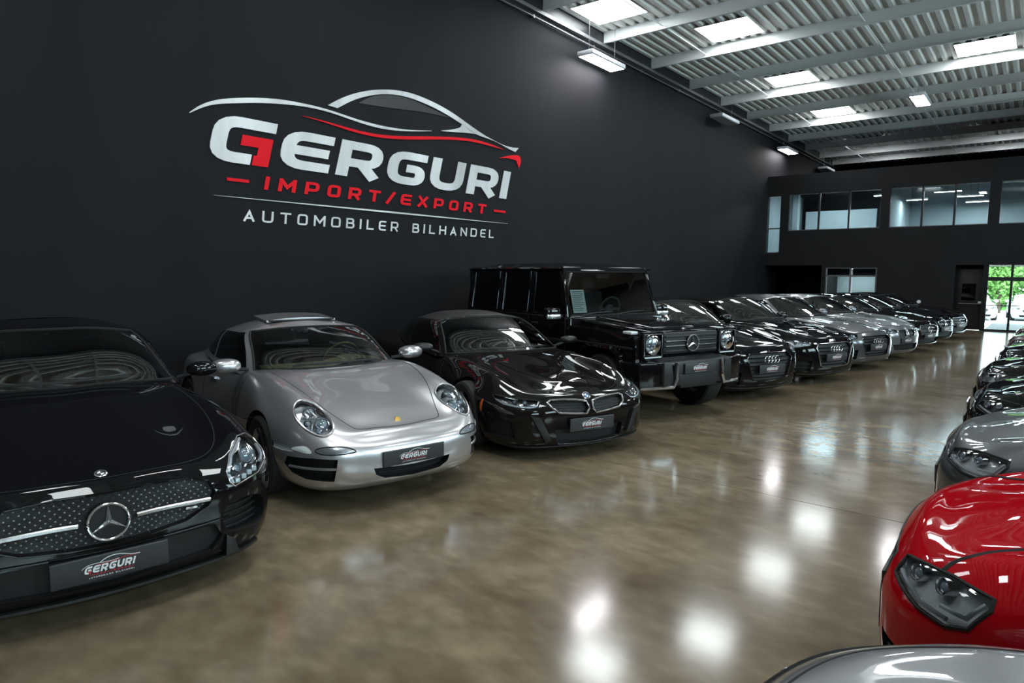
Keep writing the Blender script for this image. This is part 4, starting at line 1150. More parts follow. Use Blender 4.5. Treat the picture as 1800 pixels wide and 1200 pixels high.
def ROUND_LAMP_FRONT(c):
    fr = (18, 48); ct = (.55, .63, .68)
    out = [(.385, .735, .748), (.345, .69, .785), (.335, .62, .795), (.375, .545, .755), (.49, .515, .70), (.62, .525, .655), (.715, .565, .610), (.735, .625, .588), (.685, .69, .607), (.585, .735, .645), (.475, .752, .70)]
    ln = headlamp(c, out, fr, ct, [((.46, .64, .74), .050, -.035), ((.60, .60, .67), .060, -.035), ((.56, .69, .67), .030, -.03), ((.66, .64, .62), .024, -.03)], bowl='lamp_bowl_bright', rim=('silver_paint', .010), dome=.022)
    # indicator and driving lamp slots
    ol = [(.45, .478), (.50, .503), (.68, .512), (.705, .497), (.68, .474), (.50, .470)]
    c.recess(ol, .02, (25, 0), None, True, True, 'lamp_bowl_bright', 30)
    ol = P2([(.893, .457, .478), (.872, .494, .503), (.765, .68, .512), (.745, .712, .494), (.77, .69, .474), (.885, .50, .470)], (35, 0), (0, 0, 0))
    q = c.patch('driving_lamp', ol, 'lens', ((1, .002), (0, .006)), (35, 0), None, True, True, 36)
    c.trim('lamp_rim', ol, .005, 'seam', (35, 0), None, 0, 4, True, True, parent=q)
    ol = P2([(.73, .735, .477), (.70, .755, .512), (.63, .79, .516), (.56, .822, .492), (.62, .80, .478)], (50, 0), (0, 0, 0))
    c.patch('side_marker', ol, 'lamp_white', ((1, .001), (0, .006)), (50, 0), None, True, True, 28)
    # lower air intakes
    side = [(.395, .430), (.56, .440), (.715, .430), (.73, .365), (.685, .305), (.60, .270), (.42, .262)]
    c.recess(side, .09, (12, 0), None, True, False, 'satin_black', 40)
    cen = [(-.335, .337), (0, .325), (.335, .337), (.315, .285), (.24, .246), (0, .232), (-.24, .246), (-.315, .285)]
    c.recess(cen, .08, (0, 0), None, False, False, 'satin_black', 40)
    c.trim('intake_blade', [(.33, .353), (.50, .355), (.70, .352)], .011, 'silver_paint', (12, 0), None, -.02, 6, False)
    for z in (.40, .32): c.trim('intake_slat', [(.42, z), (.55, z), (.67, z)], .004, 'black_plastic', (12, 0), None, -.05, 5, False)
    c.trim('intake_slat', [(-.27, .285), (0, .28), (.27, .285)], .004, 'black_plastic', (0, 0), None, -.05, 5, False, mirror=False)
    # bonnet gap, bumper gap, door gap (seen from above / from the side)
    hood = [(-.40, .64), (.0, .60), (.30, .525), (.55, .435), (.68, .385), (.715, .355), (.742, .22), (.762, .10), (.766, 0)]
    c.seam([(y, -x) for x, y in hood], (0, 90), .0035, True)
    c.seam([(.55, .615), (.70, .575), (.82, .545)], (60, 0), .0035)
    g = G(); g.lathe([(.001, .006), (.028, .005), (.032, .0)], 5, axis='z', M=Matrix.Translation(Vector(c.hit(0, .615, (0, 0)))+Vector((-.0, 0, 0))) @ Matrix.Rotation(R(60), 4, 'Y') @ Matrix.Scale(1.25, 4, (1, 0, 0)))
    o = g.obj('shield_emblem', 'gold', c.root); o['label'] = 'small gold shield crest'
    c.plate(.948, .395, .535, .122, 2)
    c.mirrors((-.74, .925, .968), (.10, .125, .066), 'silver_paint', (-.80, .73, .915), 10)
    # sunroof: opened glass lid standing above the roof
    g = G(); v = []
    for x, dz in ((-1.36, .012), (-1.50, .018), (-1.66, .032), (-1.78, .040)):
        for y in (-.36, -.18, 0, .18, .36): v.append((x, y, 1.318+dz-.05*(y/.55)**2))
    f = [(i*5+j, i*5+j+1, (i+1)*5+j+1, (i+1)*5+j) for i in range(3) for j in range(4)]; n = len(v)
    v += [(a, b, z-.02) for a, b, z in v]; f += [tuple(k+n for k in q[::-1]) for q in f]
    loop = [0, 1, 2, 3, 4, 9, 14, 19, 18, 17, 16, 15, 10, 5]
    f += [(loop[i], loop[i-1], loop[i-1]+n, loop[i]+n) for i in range(len(loop))]
    g.add(v, f); o = g.obj('sunroof', 'silver_paint', c.root)
    G().box((-1.56, -.34, 1.296), (-1.33, .34, 1.312), bev=.006).obj('sunroof_opening', 'satin_black', c.root)
    # door gap and handle on the side
    for sg in (1, -1):
        c.trim('door_gap', [(sg*.62, .90), (sg*.66, .70), (sg*.70, .40), (sg*.75, .27)], .0035, 'seam', (sg*90, 0), None, -.001, 6, True, mirror=False)
        c.trim('door_gap', [(sg*1.72, .92), (sg*1.80, .70), (sg*1.76, .40), (sg*1.70, .27)], .0035, 'seam', (sg*90, 0), None, -.001, 6, True, mirror=False)
        c.trim('door_handle', [(sg*1.60, .76), (sg*1.45, .765)], .014, 'silver_paint', (sg*90, 0), None, .012, 6, False, mirror=False)

def GT_FRONT(c):
    gr = [(0, .668), (.22, .672), (.42, .657), (.50, .628), (.528, .56), (.485, .49), (.37, .435), (.18, .412), (0, .406)]
    out = gr+[(-y, z) for y, z in gr[-2:0:-1]]
    c.recess(out, .05, (0, 0), None, False, False, 'satin_black', 60)
    c.trim('grille_surround', out, .006, 'black_paint', (0, 0), None, .003, 4, False, True, False)
    st = G(); P = np.array(out)
    def inside(y, z):
        j = len(P)-1; r = False
        for i in range(len(P)):
            if (P[i, 1] > z) != (P[j, 1] > z) and y < (P[j, 0]-P[i, 0])*(z-P[i, 1])/(P[j, 1]-P[i, 1])+P[i, 0]: r = not r
            j = i
        return r
    for i in range(-16, 17):
        for j in range(18):
            y = i*.040+(.020 if j % 2 else 0); z = .415+j*.0175
            if y*y+(z-.532)**2 < .115**2 or abs(z-.530) < .014 or not inside(y*1.03, z) or not inside(y, z+.012) or not inside(y, z-.012): continue
            p = c.hit(y, z)-np.array((.020, 0, 0)); s = .0062
            st.add([p+np.array(q) for q in ((0, s, 0), (0, 0, s), (0, -s, 0), (0, 0, -s), (s*1.2, 0, 0))], [(0, 1, 4), (1, 2, 4), (2, 3, 4), (3, 0, 4)])
    o = st.obj('grille_stud', 'stud_silver', c.root, smooth=False); o['kind'] = 'stuff'
    gm = G()
    for i in range(-16, 17):
        y = i*.034+.017
        for s_ in (-1, 1):
            pts = [c.hit(y+s_*(t-.5)*.28, .415+t*.25)-np.array((.030, 0, 0)) for t in np.linspace(0, 1, 5) if inside(y+s_*(t-.5)*.28, .415+t*.25)]
            if len(pts) > 1: gm.tube(pts, .0022, 4)
    o = gm.obj('grille_mesh', 'grey_mesh', c.root); o['kind'] = 'stuff'
    disc = G(); disc.lathe([(.001, .012), (.088, .010), (.094, -.03)], 36, axis='x', M=Matrix.Translation((.915, 0, .532)))
    e = disc.obj('emblem_disc', 'satin_black', c.root)
    c.emblem_star((.935, 0, .532), .092, 'chrome', 2, e)
    c.trim('grille_bar', [(.13, .532), (.20, .535), (.36, .533), (.50, .526)], .0085, 'satin_chrome', (0, 0), None, -.004, 6, True, flat=1.5)
    p = c.hit(.40, .500); G().box((p[0]-.02, .37, .494), (p[0]-.010, .43, .506), bev=.002).obj('grille_badge', 'chrome', c.root)
    roundel(c, c.hit(0, .735)+np.array((0, 0, .003)), (.45, 0, 1), .030, ('chrome', 'dark_chrome', 'plate_white'))
    # head lamps
    fr = (30, 22); ct = (.72, .74, .65)
    out3 = [(.835, .622, .655), (.72, .66, .715), (.56, .76, .785), (.50, .83, .785), (.48, .90, .745), (.53, .935, .69), (.62, .915, .635), (.75, .815, .59), (.87, .655, .572), (.868, .625, .60)]
    headlamp(c, out3, fr, ct, [((.66, .80, .69), .062, -.03), ((.76, .70, .645), .030, -.03)], [[(.835, .64, .65), (.72, .675, .708), (.57, .775, .77)], [(.85, .64, .64), (.862, .65, .585)], [(.55, .90, .72), (.60, .90, .665), (.66, .86, .635)]], 'lamp_bowl', .06, ('satin_chrome', .005), .012, .011, False)
    g = G()
    for k in range(4):
        t = .12+k*.22; p = np.array((.86, .665, .592))*(1-t)+np.array((.70, .85, .625))*t; q = P2([p], fr, ct)[0]; h = c.hit(q[0], q[1], fr, ct)-frame(*fr)[2]*.02
        for sg in (1, -1): g.box(tuple(h*[1, sg, 1]-np.array((.012, .014, .014))), tuple(h*[1, sg, 1]+np.array((.012, .014, .014))), bev=.004)
    g.obj('lamp_element', 'drl', c.root)
    # side intakes, centre slot, splitter
    si = [(.80, .425), (.78, .487), (.84, .505), (.95, .48), (.985, .40), (.97, .325), (.88, .30), (.815, .325)]
    si3 = [(.87, .565, .41), (.86, .61, .478), (.80, .72, .480), (.70, .83, .42), (.69, .835, .30), (.82, .69, .29), (.865, .59, .315)]
    c.recess(P2(si3, (30, 0), (0, 0, 0)), .09, (30, 0), None, True, True, 'satin_black', 40)
    for k in range(4):
        z = .32+k*.04
        c.trim('intake_slat', P2([(.86, .60, z), (.79, .73, z), (.72, .81, z)], (30, 0), (0, 0, 0)), .006, 'black_plastic', (30, 0), None, -.05, 5, False)
    low = [(-.52, .375), (0, .375), (.52, .375), (.56, .30), (.50, .225), (0, .205), (-.50, .225), (-.56, .30)]
    c.recess(low, .05, (0, 0), None, False, False, 'satin_black', 48)
    c.trim('bumper_blade', [(-.60, .40), (-.3, .388), (0, .385), (.3, .388), (.60, .40)], .007, 'black_paint', (0, 0), None, .003, 6, True, mirror=False)
    g = G(); L = c.line3([(-.80, .165), (-.6, .16), (-.3, .155), (0, .155), (.3, .155), (.6, .16), (.80, .165)], n=6)
    v = []; f = []
    for i, p in enumerate(L):
        o_ = np.array((.035, 0, 0)); v += [p+o_+np.array((0, 0, .010)), p+o_-np.array((0, 0, .004)), p-np.array((.08, 0, .012)), p-np.array((.08, 0, -.012))]
    n = len(L)
    for i in range(n-1):
        for k in range(4): f.append((i*4+k, i*4+(k+1) % 4, (i+1)*4+(k+1) % 4, (i+1)*4+k))
    f += [(3, 2, 1, 0), (4*n-4, 4*n-3, 4*n-2, 4*n-1)]
    g.add(v, f); g.obj('splitter', 'black_plastic', c.root, sharp=30)
    for sg in (1, -1):
        g = G(); a = c.hit(sg*.60, .28); b = c.hit(sg*.68, .19)
        g.hexa([a+np.array(q) for q in ((-.05, -.03, -.10), (.03, -.03, -.10), (.02, .05*sg, -.10), (-.06, .05*sg, -.10), (-.05, -.03, .0), (.025, -.02, .02), (.0, .03*sg, -.02), (-.06, .03*sg, -.02))] if sg > 0 else [a+np.array(q) for q in ((-.06, -.05, -.10), (.02, -.05, -.10), (.03, .03, -.10), (-.05, .03, -.10), (-.06, -.03, -.02), (.0, -.03, -.02), (.025, .02, .02), (-.05, .03, .0))], bev=.004)
        g.obj('bumper_fin', 'black_plastic', c.root)
    c.plate(.948, .312, .525, .132, 2)
    c.seam([(y, -x) for x, y in [(.80, 0), (.79, .2), (.76, .38), (.69, .53), (.56, .62), (.2, .68), (-.3, .70), (-.95, .72)]], (0, 90), .0035, True)
    g = G(); v = []
    for x in (-1.95, -2.1, -2.25, -2.4):
        for y in (-.40, -.2, 0, .2, .40): v.append(c.hit(y, -x, (0, 90), None, c.cab_bvh)+np.array((0, 0, .004)))
    g.add(v, [(i*5+j, i*5+j+1, (i+1)*5+j+1, (i+1)*5+j) for i in range(3) for j in range(4)]); g.obj('glass_roof', 'dark_glass', c.root)
    c.mirrors((-1.16, 1.02, .985), (.085, .12, .06), 'black_paint', (-1.20, .84, .925), 8)
    for sg in (1, -1):
        c.trim('door_gap', [(sg*.95, .93), (sg*.95, .70), (sg*.92, .40), (sg*.9, .27)], .0035, 'seam', (sg*90, 0), None, -.001, 6, True, mirror=False)
        c.trim('fender_vent', [(sg*.55, .62), (sg*.75, .63), (sg*.85, .62)], .010, 'satin_chrome', (sg*90, 0), None, 0, 6, False, mirror=False)

def WEDGE_FRONT(c):
    kid = [(.035, .560), (.14, .578), (.27, .588), (.40, .588), (.445, .572), (.42, .525), (.355, .476), (.20, .456), (.055, .446), (.022, .495)]
    c.recess(kid, .05, (0, 0), None, True, False, 'satin_black', 44)
    c.trim('kidney_frame', kid, .0105, 'satin_chrome', (0, 0), None, .004, 4, False, True)
    for k in range(4): c.trim('grille_slat', [(.05, .475+k*.026), (.22, .482+k*.026), (.38, .495+k*.024)], .004, 'black_plastic', (0, 0), None, -.03, 4, False)
    roundel(c, c.hit(0, .603), (.75, 0, .66), .042)
    fr = (32, 12); ct = (.70, .68, .57)
    out3 = [(.50, .855, .628), (.61, .785, .62), (.725, .67, .605), (.815, .50, .586), (.86, .555, .533), (.835, .63, .522), (.77, .735, .53), (.665, .825, .55), (.575, .86, .588)]
    headlamp(c, out3, fr, ct, [((.70, .72, .577), .026, -.02), ((.76, .64, .57), .026, -.02)], [[(.56, .855, .592), (.66, .815, .558), (.77, .725, .54), (.835, .62, .532), (.85, .56, .545), (.815, .52, .578)]], 'lamp_bowl', .045, ('seam', .006), .008, .009, False)
    # black angular blades of the bumper
    fin = [(.63, .455), (.545, .430), (.455, .235), (.50, .205), (.72, .225), (.66, .34)]
    c.recess([(.56, .40), (.66, .42), (.76, .36), (.77, .25), (.52, .23)], .06, (15, 0), None, True, False, 'satin_black', 30)
    bl = [(.64, .462), (.55, .440), (.44, .215), (.50, .20), (.565, .32)]
    c.patch('bumper_blade', bl, 'black_plastic', ((1.05, -.02), (1, .028), (0, .03)), (0, 0), None, True, False, 30)
    low = [(-.40, .315), (0, .31), (.40, .315), (.37, .19), (0, .17), (-.37, .19)]
    c.recess(low, .06, (0, 0), None, False, False, 'satin_black', 40)
    c.trim('splitter', [(-.75, .155), (-.4, .148), (0, .145), (.4, .148), (.75, .155)], .016, 'black_plastic', (0, 0), None, .008, 6, True, mirror=False, flat=.6)
    c.trim('lip_trim', [(-.36, .172), (0, .165), (.36, .172)], .005, 'dark_chrome', (0, 0), None, .012, 6, True, mirror=False)
    c.plate(.962, .350, .515, .128, 3)
    c.seam([(y, -x) for x, y in [(.84, 0), (.82, .14), (.74, .36), (.58, .56), (.25, .66), (-.2, .70), (-.62, .74)]], (0, 90), .0035, True)
    c.trim('bonnet_crease', [(y, -x) for x, y in [(.72, .16), (.30, .30), (-.2, .40), (-.55, .46)]], .006, 'black_paint_warm', (0, 90), None, -.002, 6, True)
    c.mirrors((-.98, 1.0, .945), (.09, .115, .05), 'black_plastic', (-1.02, .80, .87), 8)
    for sg in (1, -1):
        c.trim('door_gap', [(sg*.80, .88), (sg*.70, .60), (sg*.62, .40), (sg*.62, .27)], .0035, 'seam', (sg*90, 0), None, -.001, 6, True, mirror=False)
        o = c.patch('side_marker', [(sg*-.415, .45), (sg*-.40, .48), (sg*-.415, .57), (sg*-.43, .58), (sg*-.43, .48)], 'amber', ((1, .001), (0, .005)), (sg*90, 0), None, False, True, 24)
        c.trim('sill_blade', [(sg*.5, .25), (sg*1.2, .23), (sg*2.2, .25)], .022, 'black_plastic', (sg*90, 0), None, .0, 6, True, mirror=False)

LAMP3 = [(.742, .50, .715), (.665, .608, .738), (.57, .705, .752), (.458, .795, .742), (.465, .820, .71), (.520, .835, .635), (.585, .81, .612), (.668, .735, .618), (.772, .54, .652)]
def FRONT_RINGS(c, fo, zf, chrome='dark_chrome', bright=False, plate=True, off=.003, right=False):
    dz = zf-.74; dx = fo-.86
    hexa = [(-.39, .675+dz), (0, .68+dz), (.39, .675+dz), (.455, .61+dz), (.36, .33), (.30, .305), (0, .30), (-.30, .305), (-.36, .33), (-.455, .61+dz)]
    c.recess(hexa, .04, (0, 0), None, False, False, 'satin_black', 44)
    c.trim('grille_frame', hexa, .008, chrome, (0, 0), None, off, 4, False, True, False)
    grille_slats(c, [.34+k*.055 for k in range(6)], lambda z: .33+(z-.33)*.30, .006, 'dark_chrome' if chrome != 'satin_black' else 'black_plastic')
    if not right: rings4(c, .585+dz, off=.012)
    o3 = [(x+dx, y, z+dz) for x, y, z in LAMP3]; fr = (42, 15); ct = (.60+dx, .69, .69+dz)
    headlamp(c, o3, fr, ct, [((.70+dx, .60, .695+dz), .032, -.02), ((.60+dx, .70, .705+dz), .030, -.02)], [[(.755+dx, .545, .668+dz), (.665+dx, .725, .637+dz), (.585+dx, .795, .632+dz)], [(.48+dx, .80, .718+dz), (.53+dx, .815, .66+dz), (.60+dx, .76, .66+dz)]], 'lamp_bowl_bright' if bright else 'lamp_bowl', .05, ('seam', .008), .008, .009, False)
    o = P2([(fo-.06, .53, .42), (fo-.17, .70, .42), (fo-.28, .80, .40), (fo-.25, .80, .26), (fo-.08, .55, .25)], (28, 0), (0, 0, 0))
    c.recess(o, .06, (28, 0), None, True, False, 'satin_black', 30)
    for z in (.30, .36): c.trim('intake_slat', P2([(fo-.06, .56, z), (fo-.16, .69, z), (fo-.24, .77, z)], (28, 0), (0, 0, 0)), .006, 'black_plastic', (28, 0), None, -.02, 4, False)
    c.trim('lip_trim', [(-.7, .20), (-.35, .19), (0, .188), (.35, .19), (.7, .20)], .010, 'black_plastic', (0, 0), None, .004, 5, True, mirror=False)
    if plate: c.plate(fo+(.012 if not right else -.004), .455, .52 if not right else .44, .12, 2)
    BONNET(c, fo, not right)
def BONNET(c, fo, hood=True):
    if hood: c.seam([(y, -x) for x, y in [(fo-.13, 0), (fo-.14, .2), (fo-.18, .42), (fo-.27, .58), (fo-.42, .64), (.1, .69), (-.4, .74)]], (0, 90), .004)
    for sg in (1, -1):
        c.trim('door_gap', [(sg*.62, .93), (sg*.60, .65), (sg*.56, .40), (sg*.58, .28)], .004, 'seam', (sg*90, 0), None, -.001, 5, True, mirror=False)
        c.trim('door_gap', [(sg*1.62, .95), (sg*1.62, .65), (sg*1.60, .28)], .004, 'seam', (sg*90, 0), None, -.001, 5, True, mirror=False)
        for x in (1.35, 2.25): c.trim('door_handle', [(sg*x, .83), (sg*(x+.17), .835)], .013, c.paint, (sg*90, 0), None, .012, 5, False, mirror=False)
def FRONT_RINGS_BRIGHT(c, fo, zf): FRONT_RINGS(c, fo, zf, 'satin_chrome', True)
def FRONT_RINGS_FLUSH(c, fo, zf): FRONT_RINGS(c, fo, zf, 'satin_black', True, off=-.004, right=True)
def FRONT_RINGS_BLACK(c, fo, zf): FRONT_RINGS(c, fo, zf, 'dark_chrome', False)
def FRONT_KIDNEY(c, fo, zf):
    dz = zf-.74; dx = fo-.86
    kid = [(.03, .675+dz), (.20, .682+dz), (.31, .665+dz), (.33, .61+dz), (.27, .535+dz), (.10, .52+dz), (.035, .545+dz)]
    c.recess(kid, .045, (0, 0), None, True, False, 'satin_black', 36)
    c.trim('kidney_frame', kid, .010, 'satin_chrome', (0, 0), None, .003, 4, False, True)
    for k in range(5): c.trim('grille_slat', [(.07+k*.048, .545+dz), (.075+k*.048, .665+dz)], .005, 'dark_chrome', (0, 0), None, -.02, 4, False)
    roundel(c, c.hit(0, .705+dz)+np.array((.0, 0, .002)), (.6, 0, .8), .038)
    o3 = [(.83+dx, .365, .68+dz), (.742+dx, .50, .712+dz), (.60+dx, .68, .735+dz), (.47+dx, .79, .742+dz), (.50+dx, .82, .69+dz), (.60+dx, .79, .625+dz), (.745+dx, .58, .61+dz), (.83+dx, .39, .625+dz)]
    headlamp(c, o3, (38, 12), (.66+dx, .62, .67+dz), [((.74+dx, .52, .66+dz), .040, -.02), ((.63+dx, .68, .675+dz), .040, -.02)], [[(.80+dx, .42, .69+dz), (.70+dx, .57, .712+dz), (.56+dx, .73, .73+dz)]], 'lamp_bowl_bright', .05, ('seam', .007), .008, .008, False)
    low = [(-.48, .36), (0, .37), (.48, .36), (.42, .25), (0, .235), (-.42, .25)]
    c.recess(low, .06, (0, 0), None, False, False, 'satin_black', 36)
    for z in (.28, .32): c.trim('intake_slat', [(-.40, z), (0, z), (.40, z)], .005, 'black_plastic', (0, 0), None, -.03, 4, False, mirror=False)
    o = P2([(fo-.08, .55, .42), (fo-.18, .70, .44), (fo-.25, .79, .40), (fo-.22, .78, .30), (fo-.09, .57, .28)], (28, 0), (0, 0, 0))
    c.recess(o, .06, (28, 0), None, True, False, 'satin_black', 30)
    c.plate(fo+.012, .435, .52, .115, 2)
    BONNET(c, fo)
def FRONT_STAR(c, fo, zf):
    dz = zf-.74; dx = fo-.86
    gr = [(-.34, .67+dz), (0, .68+dz), (.34, .67+dz), (.42, .60+dz), (.34, .47+dz), (0, .45+dz), (-.34, .47+dz), (-.42, .60+dz)]
    c.recess(gr, .045, (0, 0), None, False, False, 'satin_black', 40)
    c.trim('grille_frame', gr, .009, 'satin_chrome', (0, 0), None, .003, 4, False, True, False)
    grille_slats(c, [.53+dz, .61+dz], lambda z: .36, .009, 'satin_chrome')
    c.emblem_star(tuple(c.hit(0, .565+dz)+np.array((.004, 0, 0))), .075, 'chrome', 2)
    o3 = [(x+dx, y, z+dz) for x, y, z in LAMP3]
    headlamp(c, o3, (42, 15), (.60+dx, .69, .69+dz), [((.70+dx, .60, .695+dz), .034, -.02), ((.60+dx, .70, .705+dz), .032, -.02)], [[(.752+dx, .545, .672+dz), (.665+dx, .725, .655+dz), (.59+dx, .785, .655+dz)]], 'lamp_bowl_bright', .05, ('seam', .008), .008, .009, False)
    low = [(-.56, .36), (0, .37), (.56, .36), (.50, .25), (0, .235), (-.50, .25)]
    c.recess(low, .05, (0, 0), None, False, False, 'satin_black', 36)
    c.trim('lip_trim', [(-.6, .225), (0, .215), (.6, .225)], .008, 'satin_chrome', (0, 0), None, .004, 6, True, mirror=False)
    c.plate(fo+.012, .40, .52, .115, 2)
    BONNET(c, fo)
def FRONT_RED(c, fo, zf):
    FRONT_RINGS(c, fo, zf, 'satin_black', True, off=-.004, right=True)
    c.trim('bonnet_gap', [(y, -x) for x, y in [(.607, .663), (.574, .629), (.535, .606), (.476, .556), (.39, .51), (.1, .47), (-.35, .46)]], .011, 'seam', (0, 90), None, -.004, 6, True)

# ------------------------------------------------------------------ boxy off-roader
def car_offroader():
    c = Car('off_road_wagon', (-3.93, 7.94), -20.3, 'tall boxy black off-road wagon with round headlamps and a white price sheet')
    e = c.root; BP = 'black_paint'
    # lower body, engine bay, bonnet, wings
    g = G(); g.hexa([(-3.72, -.86, .52), (-.72, -.86, .52), (-.72, .86, .52), (-3.72, .86, .52), (-3.72, -.845, 1.21), (-.72, -.845, 1.21), (-.72, .845, 1.21), (-3.72, .845, 1.21)], bev=.03)
    g.obj('body', BP, e)
    g = G(); g.hexa([(-.75, -.62, .60), (.60, -.60, .60), (.60, .60, .60), (-.75, .62, .60), (-.75, -.66, 1.185), (.60, -.60, 1.105), (.60, .60, 1.105), (-.75, .66, 1.185)], bev=.03)
    g.hexa([(-.70, -.46, 1.16), (.40, -.40, 1.08), (.40, .40, 1.08), (-.70, .46, 1.16), (-.70, -.42, 1.215), (.34, -.36, 1.135), (.34, .36, 1.135), (-.70, .42, 1.215)], bev=.02)
    g.obj('bonnet', BP, e)
    for sg in (1, -1):
        # wing with an arched cut-out, drawn as a side outline and extruded
        arch = [(.43*math.cos(R(a)), .42+.43*math.sin(R(a))) for a in range(180, -1, -15)]
        ol = [(.60, .60), (.62, .85), (.60, 1.02), (.54, 1.055), (-.74, 1.10), (-.74, .50), (-.44, .50)]+[(x, z) for x, z in arch if z > .5]+[(.44, .52)]
        n = len(ol); y0, y1 = sg*.55, sg*.865
        v = [(x, y0, z) for x, z in ol]+[(x, y1-(sg*.03 if z > 1.03 else 0), z) for x, z in ol]
        f = [tuple(range(n)), tuple(range(n, 2*n))[::-1]]+[(i, (i+1) % n+0, (i+1) % n+n, i+n)[::-1] for i in range(n)]
        me = mesh('wing', v, f, BP, smooth=False); c._fixn(me)
        bm = bmesh.new(); bm.from_mesh(me); bmesh.ops.triangulate(bm, faces=[q for q in bm.faces if len(q.verts) > 4]); bm.to_mesh(me); bm.free()
        w = obj('wing', me, e)
        # flare over the wheel
        for wx, nm in ((0, 'wheel_flare'), (-2.85, 'wheel_flare')):
            fl = G(); pts = [(.47, .46), (.46, .62), (.36, .84), (.26, .915), (-.26, .915), (-.36, .86), (-.47, .66), (-.50, .46)]
            prof = [(0, 0), (0, .075), (-.035, .09), (-.06, .06), (-.06, 0)]
            vv = []; ff = []
            for (x, z) in pts:
                d = np.array((x, z-.42)); d = d/np.linalg.norm(d)
                for (rr, yy) in prof: vv.append((wx+x+d[0]*rr, sg*(.85+yy), z+d[1]*rr))
            k = len(prof)
            for i in range(len(pts)-1):
                for j in range(k): ff.append((i*k+j, i*k+(j+1) % k, (i+1)*k+(j+1) % k, (i+1)*k+j))
            ff += [tuple(range(k)), tuple(range((len(pts)-1)*k, len(pts)*k))[::-1]]
            m2 = mesh('wheel_flare', vv, ff, 'black_paint', sharp=35); c._fixn(m2); obj(nm, m2, e)
        # turn signal on the wing
        t = G(); t.box((.30, sg*.745-.055, 1.065), (.46, sg*.745+.055, 1.105), bev=.012); t.obj('turn_signal', 'lamp_white', e)
        # side strip, sill pipe
        G().box((-3.70, sg*.862-.012, .84), (-.78, sg*.862+.012, .90), bev=.006).obj('side_strip', 'black_plastic', e)
        G().box((-.74, sg*.868-.010, .895), (.56, sg*.868+.010, .925), bev=.005).obj('side_strip', 'black_plastic', e)
        s = G(); s.tube([(-.62, sg*.80, .44), (-2.25, sg*.80, .44)], .045, 10); s.obj('side_step', 'satin_chrome', e)
        # door gaps, handles, hinges
        for x in (-.80, -1.72, -2.62):
            G().box((x-.004, sg*.863-.004, .56), (x+.004, sg*.863+.004, 1.20)).obj('door_gap', 'seam', e, smooth=False)
        for x in (-1.62, -2.52): G().box((x, sg*.875-.015, 1.06), (x+.16, sg*.875+.015, 1.10), bev=.01).obj('door_handle', 'black_plastic', e)
    # cabin: pillars, roof, glass
    B = [(-.80, .80, 1.20), (-3.70, .80, 1.20)]; zt = 1.845
    def pil(x0, x1, sg, nm='pillar', xt=0.):
        g = G(); a, b = x0, x1
        q = [(a, sg*.835, 1.19), (b, sg*.835, 1.19), (b, sg*.79, 1.19), (a, sg*.79, 1.19)]
        t = [(a+xt, sg*.765, zt), (b+xt, sg*.765, zt), (b+xt, sg*.72, zt), (a+xt, sg*.72, zt)]
        if sg > 0: q = q[::-1]; t = t[::-1]
        g.hexa(q+t, bev=.006); g.obj(nm, BP, e)
    for sg in (1, -1):
        pil(-.90, -.80, sg, xt=-.20); pil(-1.80, -1.66, sg); pil(-2.70, -2.54, sg); pil(-3.72, -3.56, sg, xt=.04)
        for (a, b, ta, tb) in ((-1.70, -.86, -1.70, -1.06), (-2.58, -1.76, -2.58, -1.76), (-3.60, -2.66, -3.58, -2.66)):
            G().hexa([(a, sg*.818-.003, 1.20), (b, sg*.818-.003, 1.20), (b, sg*.818+.003, 1.20), (a, sg*.818+.003, 1.20), (ta, sg*.748-.003, zt), (tb, sg*.748-.003, zt), (tb, sg*.748+.003, zt), (ta, sg*.748+.003, zt)]).obj('side_window', 'dark_glass', e, smooth=False)
            fr_ = G(); fr_.tube([(a+.05, sg*.826, 1.225), (b-.05, sg*.826, 1.225), (tb-.04, sg*.760, zt-.03), (ta+.05, sg*.760, zt-.03)], .012, 6, closed=True); fr_.obj('window_trim', 'dark_chrome', e)
    G().add([(-.81, -.79, 1.20), (-.81, .79, 1.20), (-1.02, .725, zt), (-1.02, -.725, zt)], [(0, 1, 2, 3)]).obj('windscreen', 'green_screen', e, smooth=False)
    fr_ = G(); fr_.tube([(-.80, -.78, 1.215), (-.80, .78, 1.215), (-1.01, .715, zt-.02), (-1.01, -.715, zt-.02)], .020, 6, closed=True); fr_.obj('windscreen_seal', 'seam', e)
    g = G(); g.hexa([(-3.72, -.79, zt-.02), (-.98, -.79, zt-.02), (-.98, .79, zt-.02), (-3.72, .79, zt-.02), (-3.70, -.745, 1.885), (-1.03, -.745, 1.885), (-1.03, .745, 1.885), (-3.70, .745, 1.885)], bev=.018)
    g.hexa([(-3.6, -.66, 1.87), (-1.15, -.66, 1.87), (-1.15, .66, 1.87), (-3.6, .66, 1.87), (-3.3, -.45, 1.945), (-1.50, -.45, 1.945), (-1.50, .45, 1.945), (-3.3, .45, 1.945)], bev=.02)
    g.obj('roof', BP, e)
    for sg in (1, -1):
        r_ = G(); r_.tube([(-.97, sg*.785, zt+.01), (-3.72, sg*.785, zt+.01)], .012, 6); r_.obj('rain_gutter', BP, e)
    g = G(); g.box((-3.74, -.78, 1.19), (-3.66, .78, 1.86), bev=.02); g.obj('rear_door', BP, e)
    # interior
    G().hexa([(-1.30, -.74, 1.0), (-.90, -.76, 1.0), (-.90, .76, 1.0), (-1.30, .74, 1.0), (-1.22, -.74, 1.225), (-.88, -.76, 1.205), (-.88, .76, 1.205), (-1.22, .74, 1.225)], bev=.03).obj('dashboard', 'interior_dark', e)
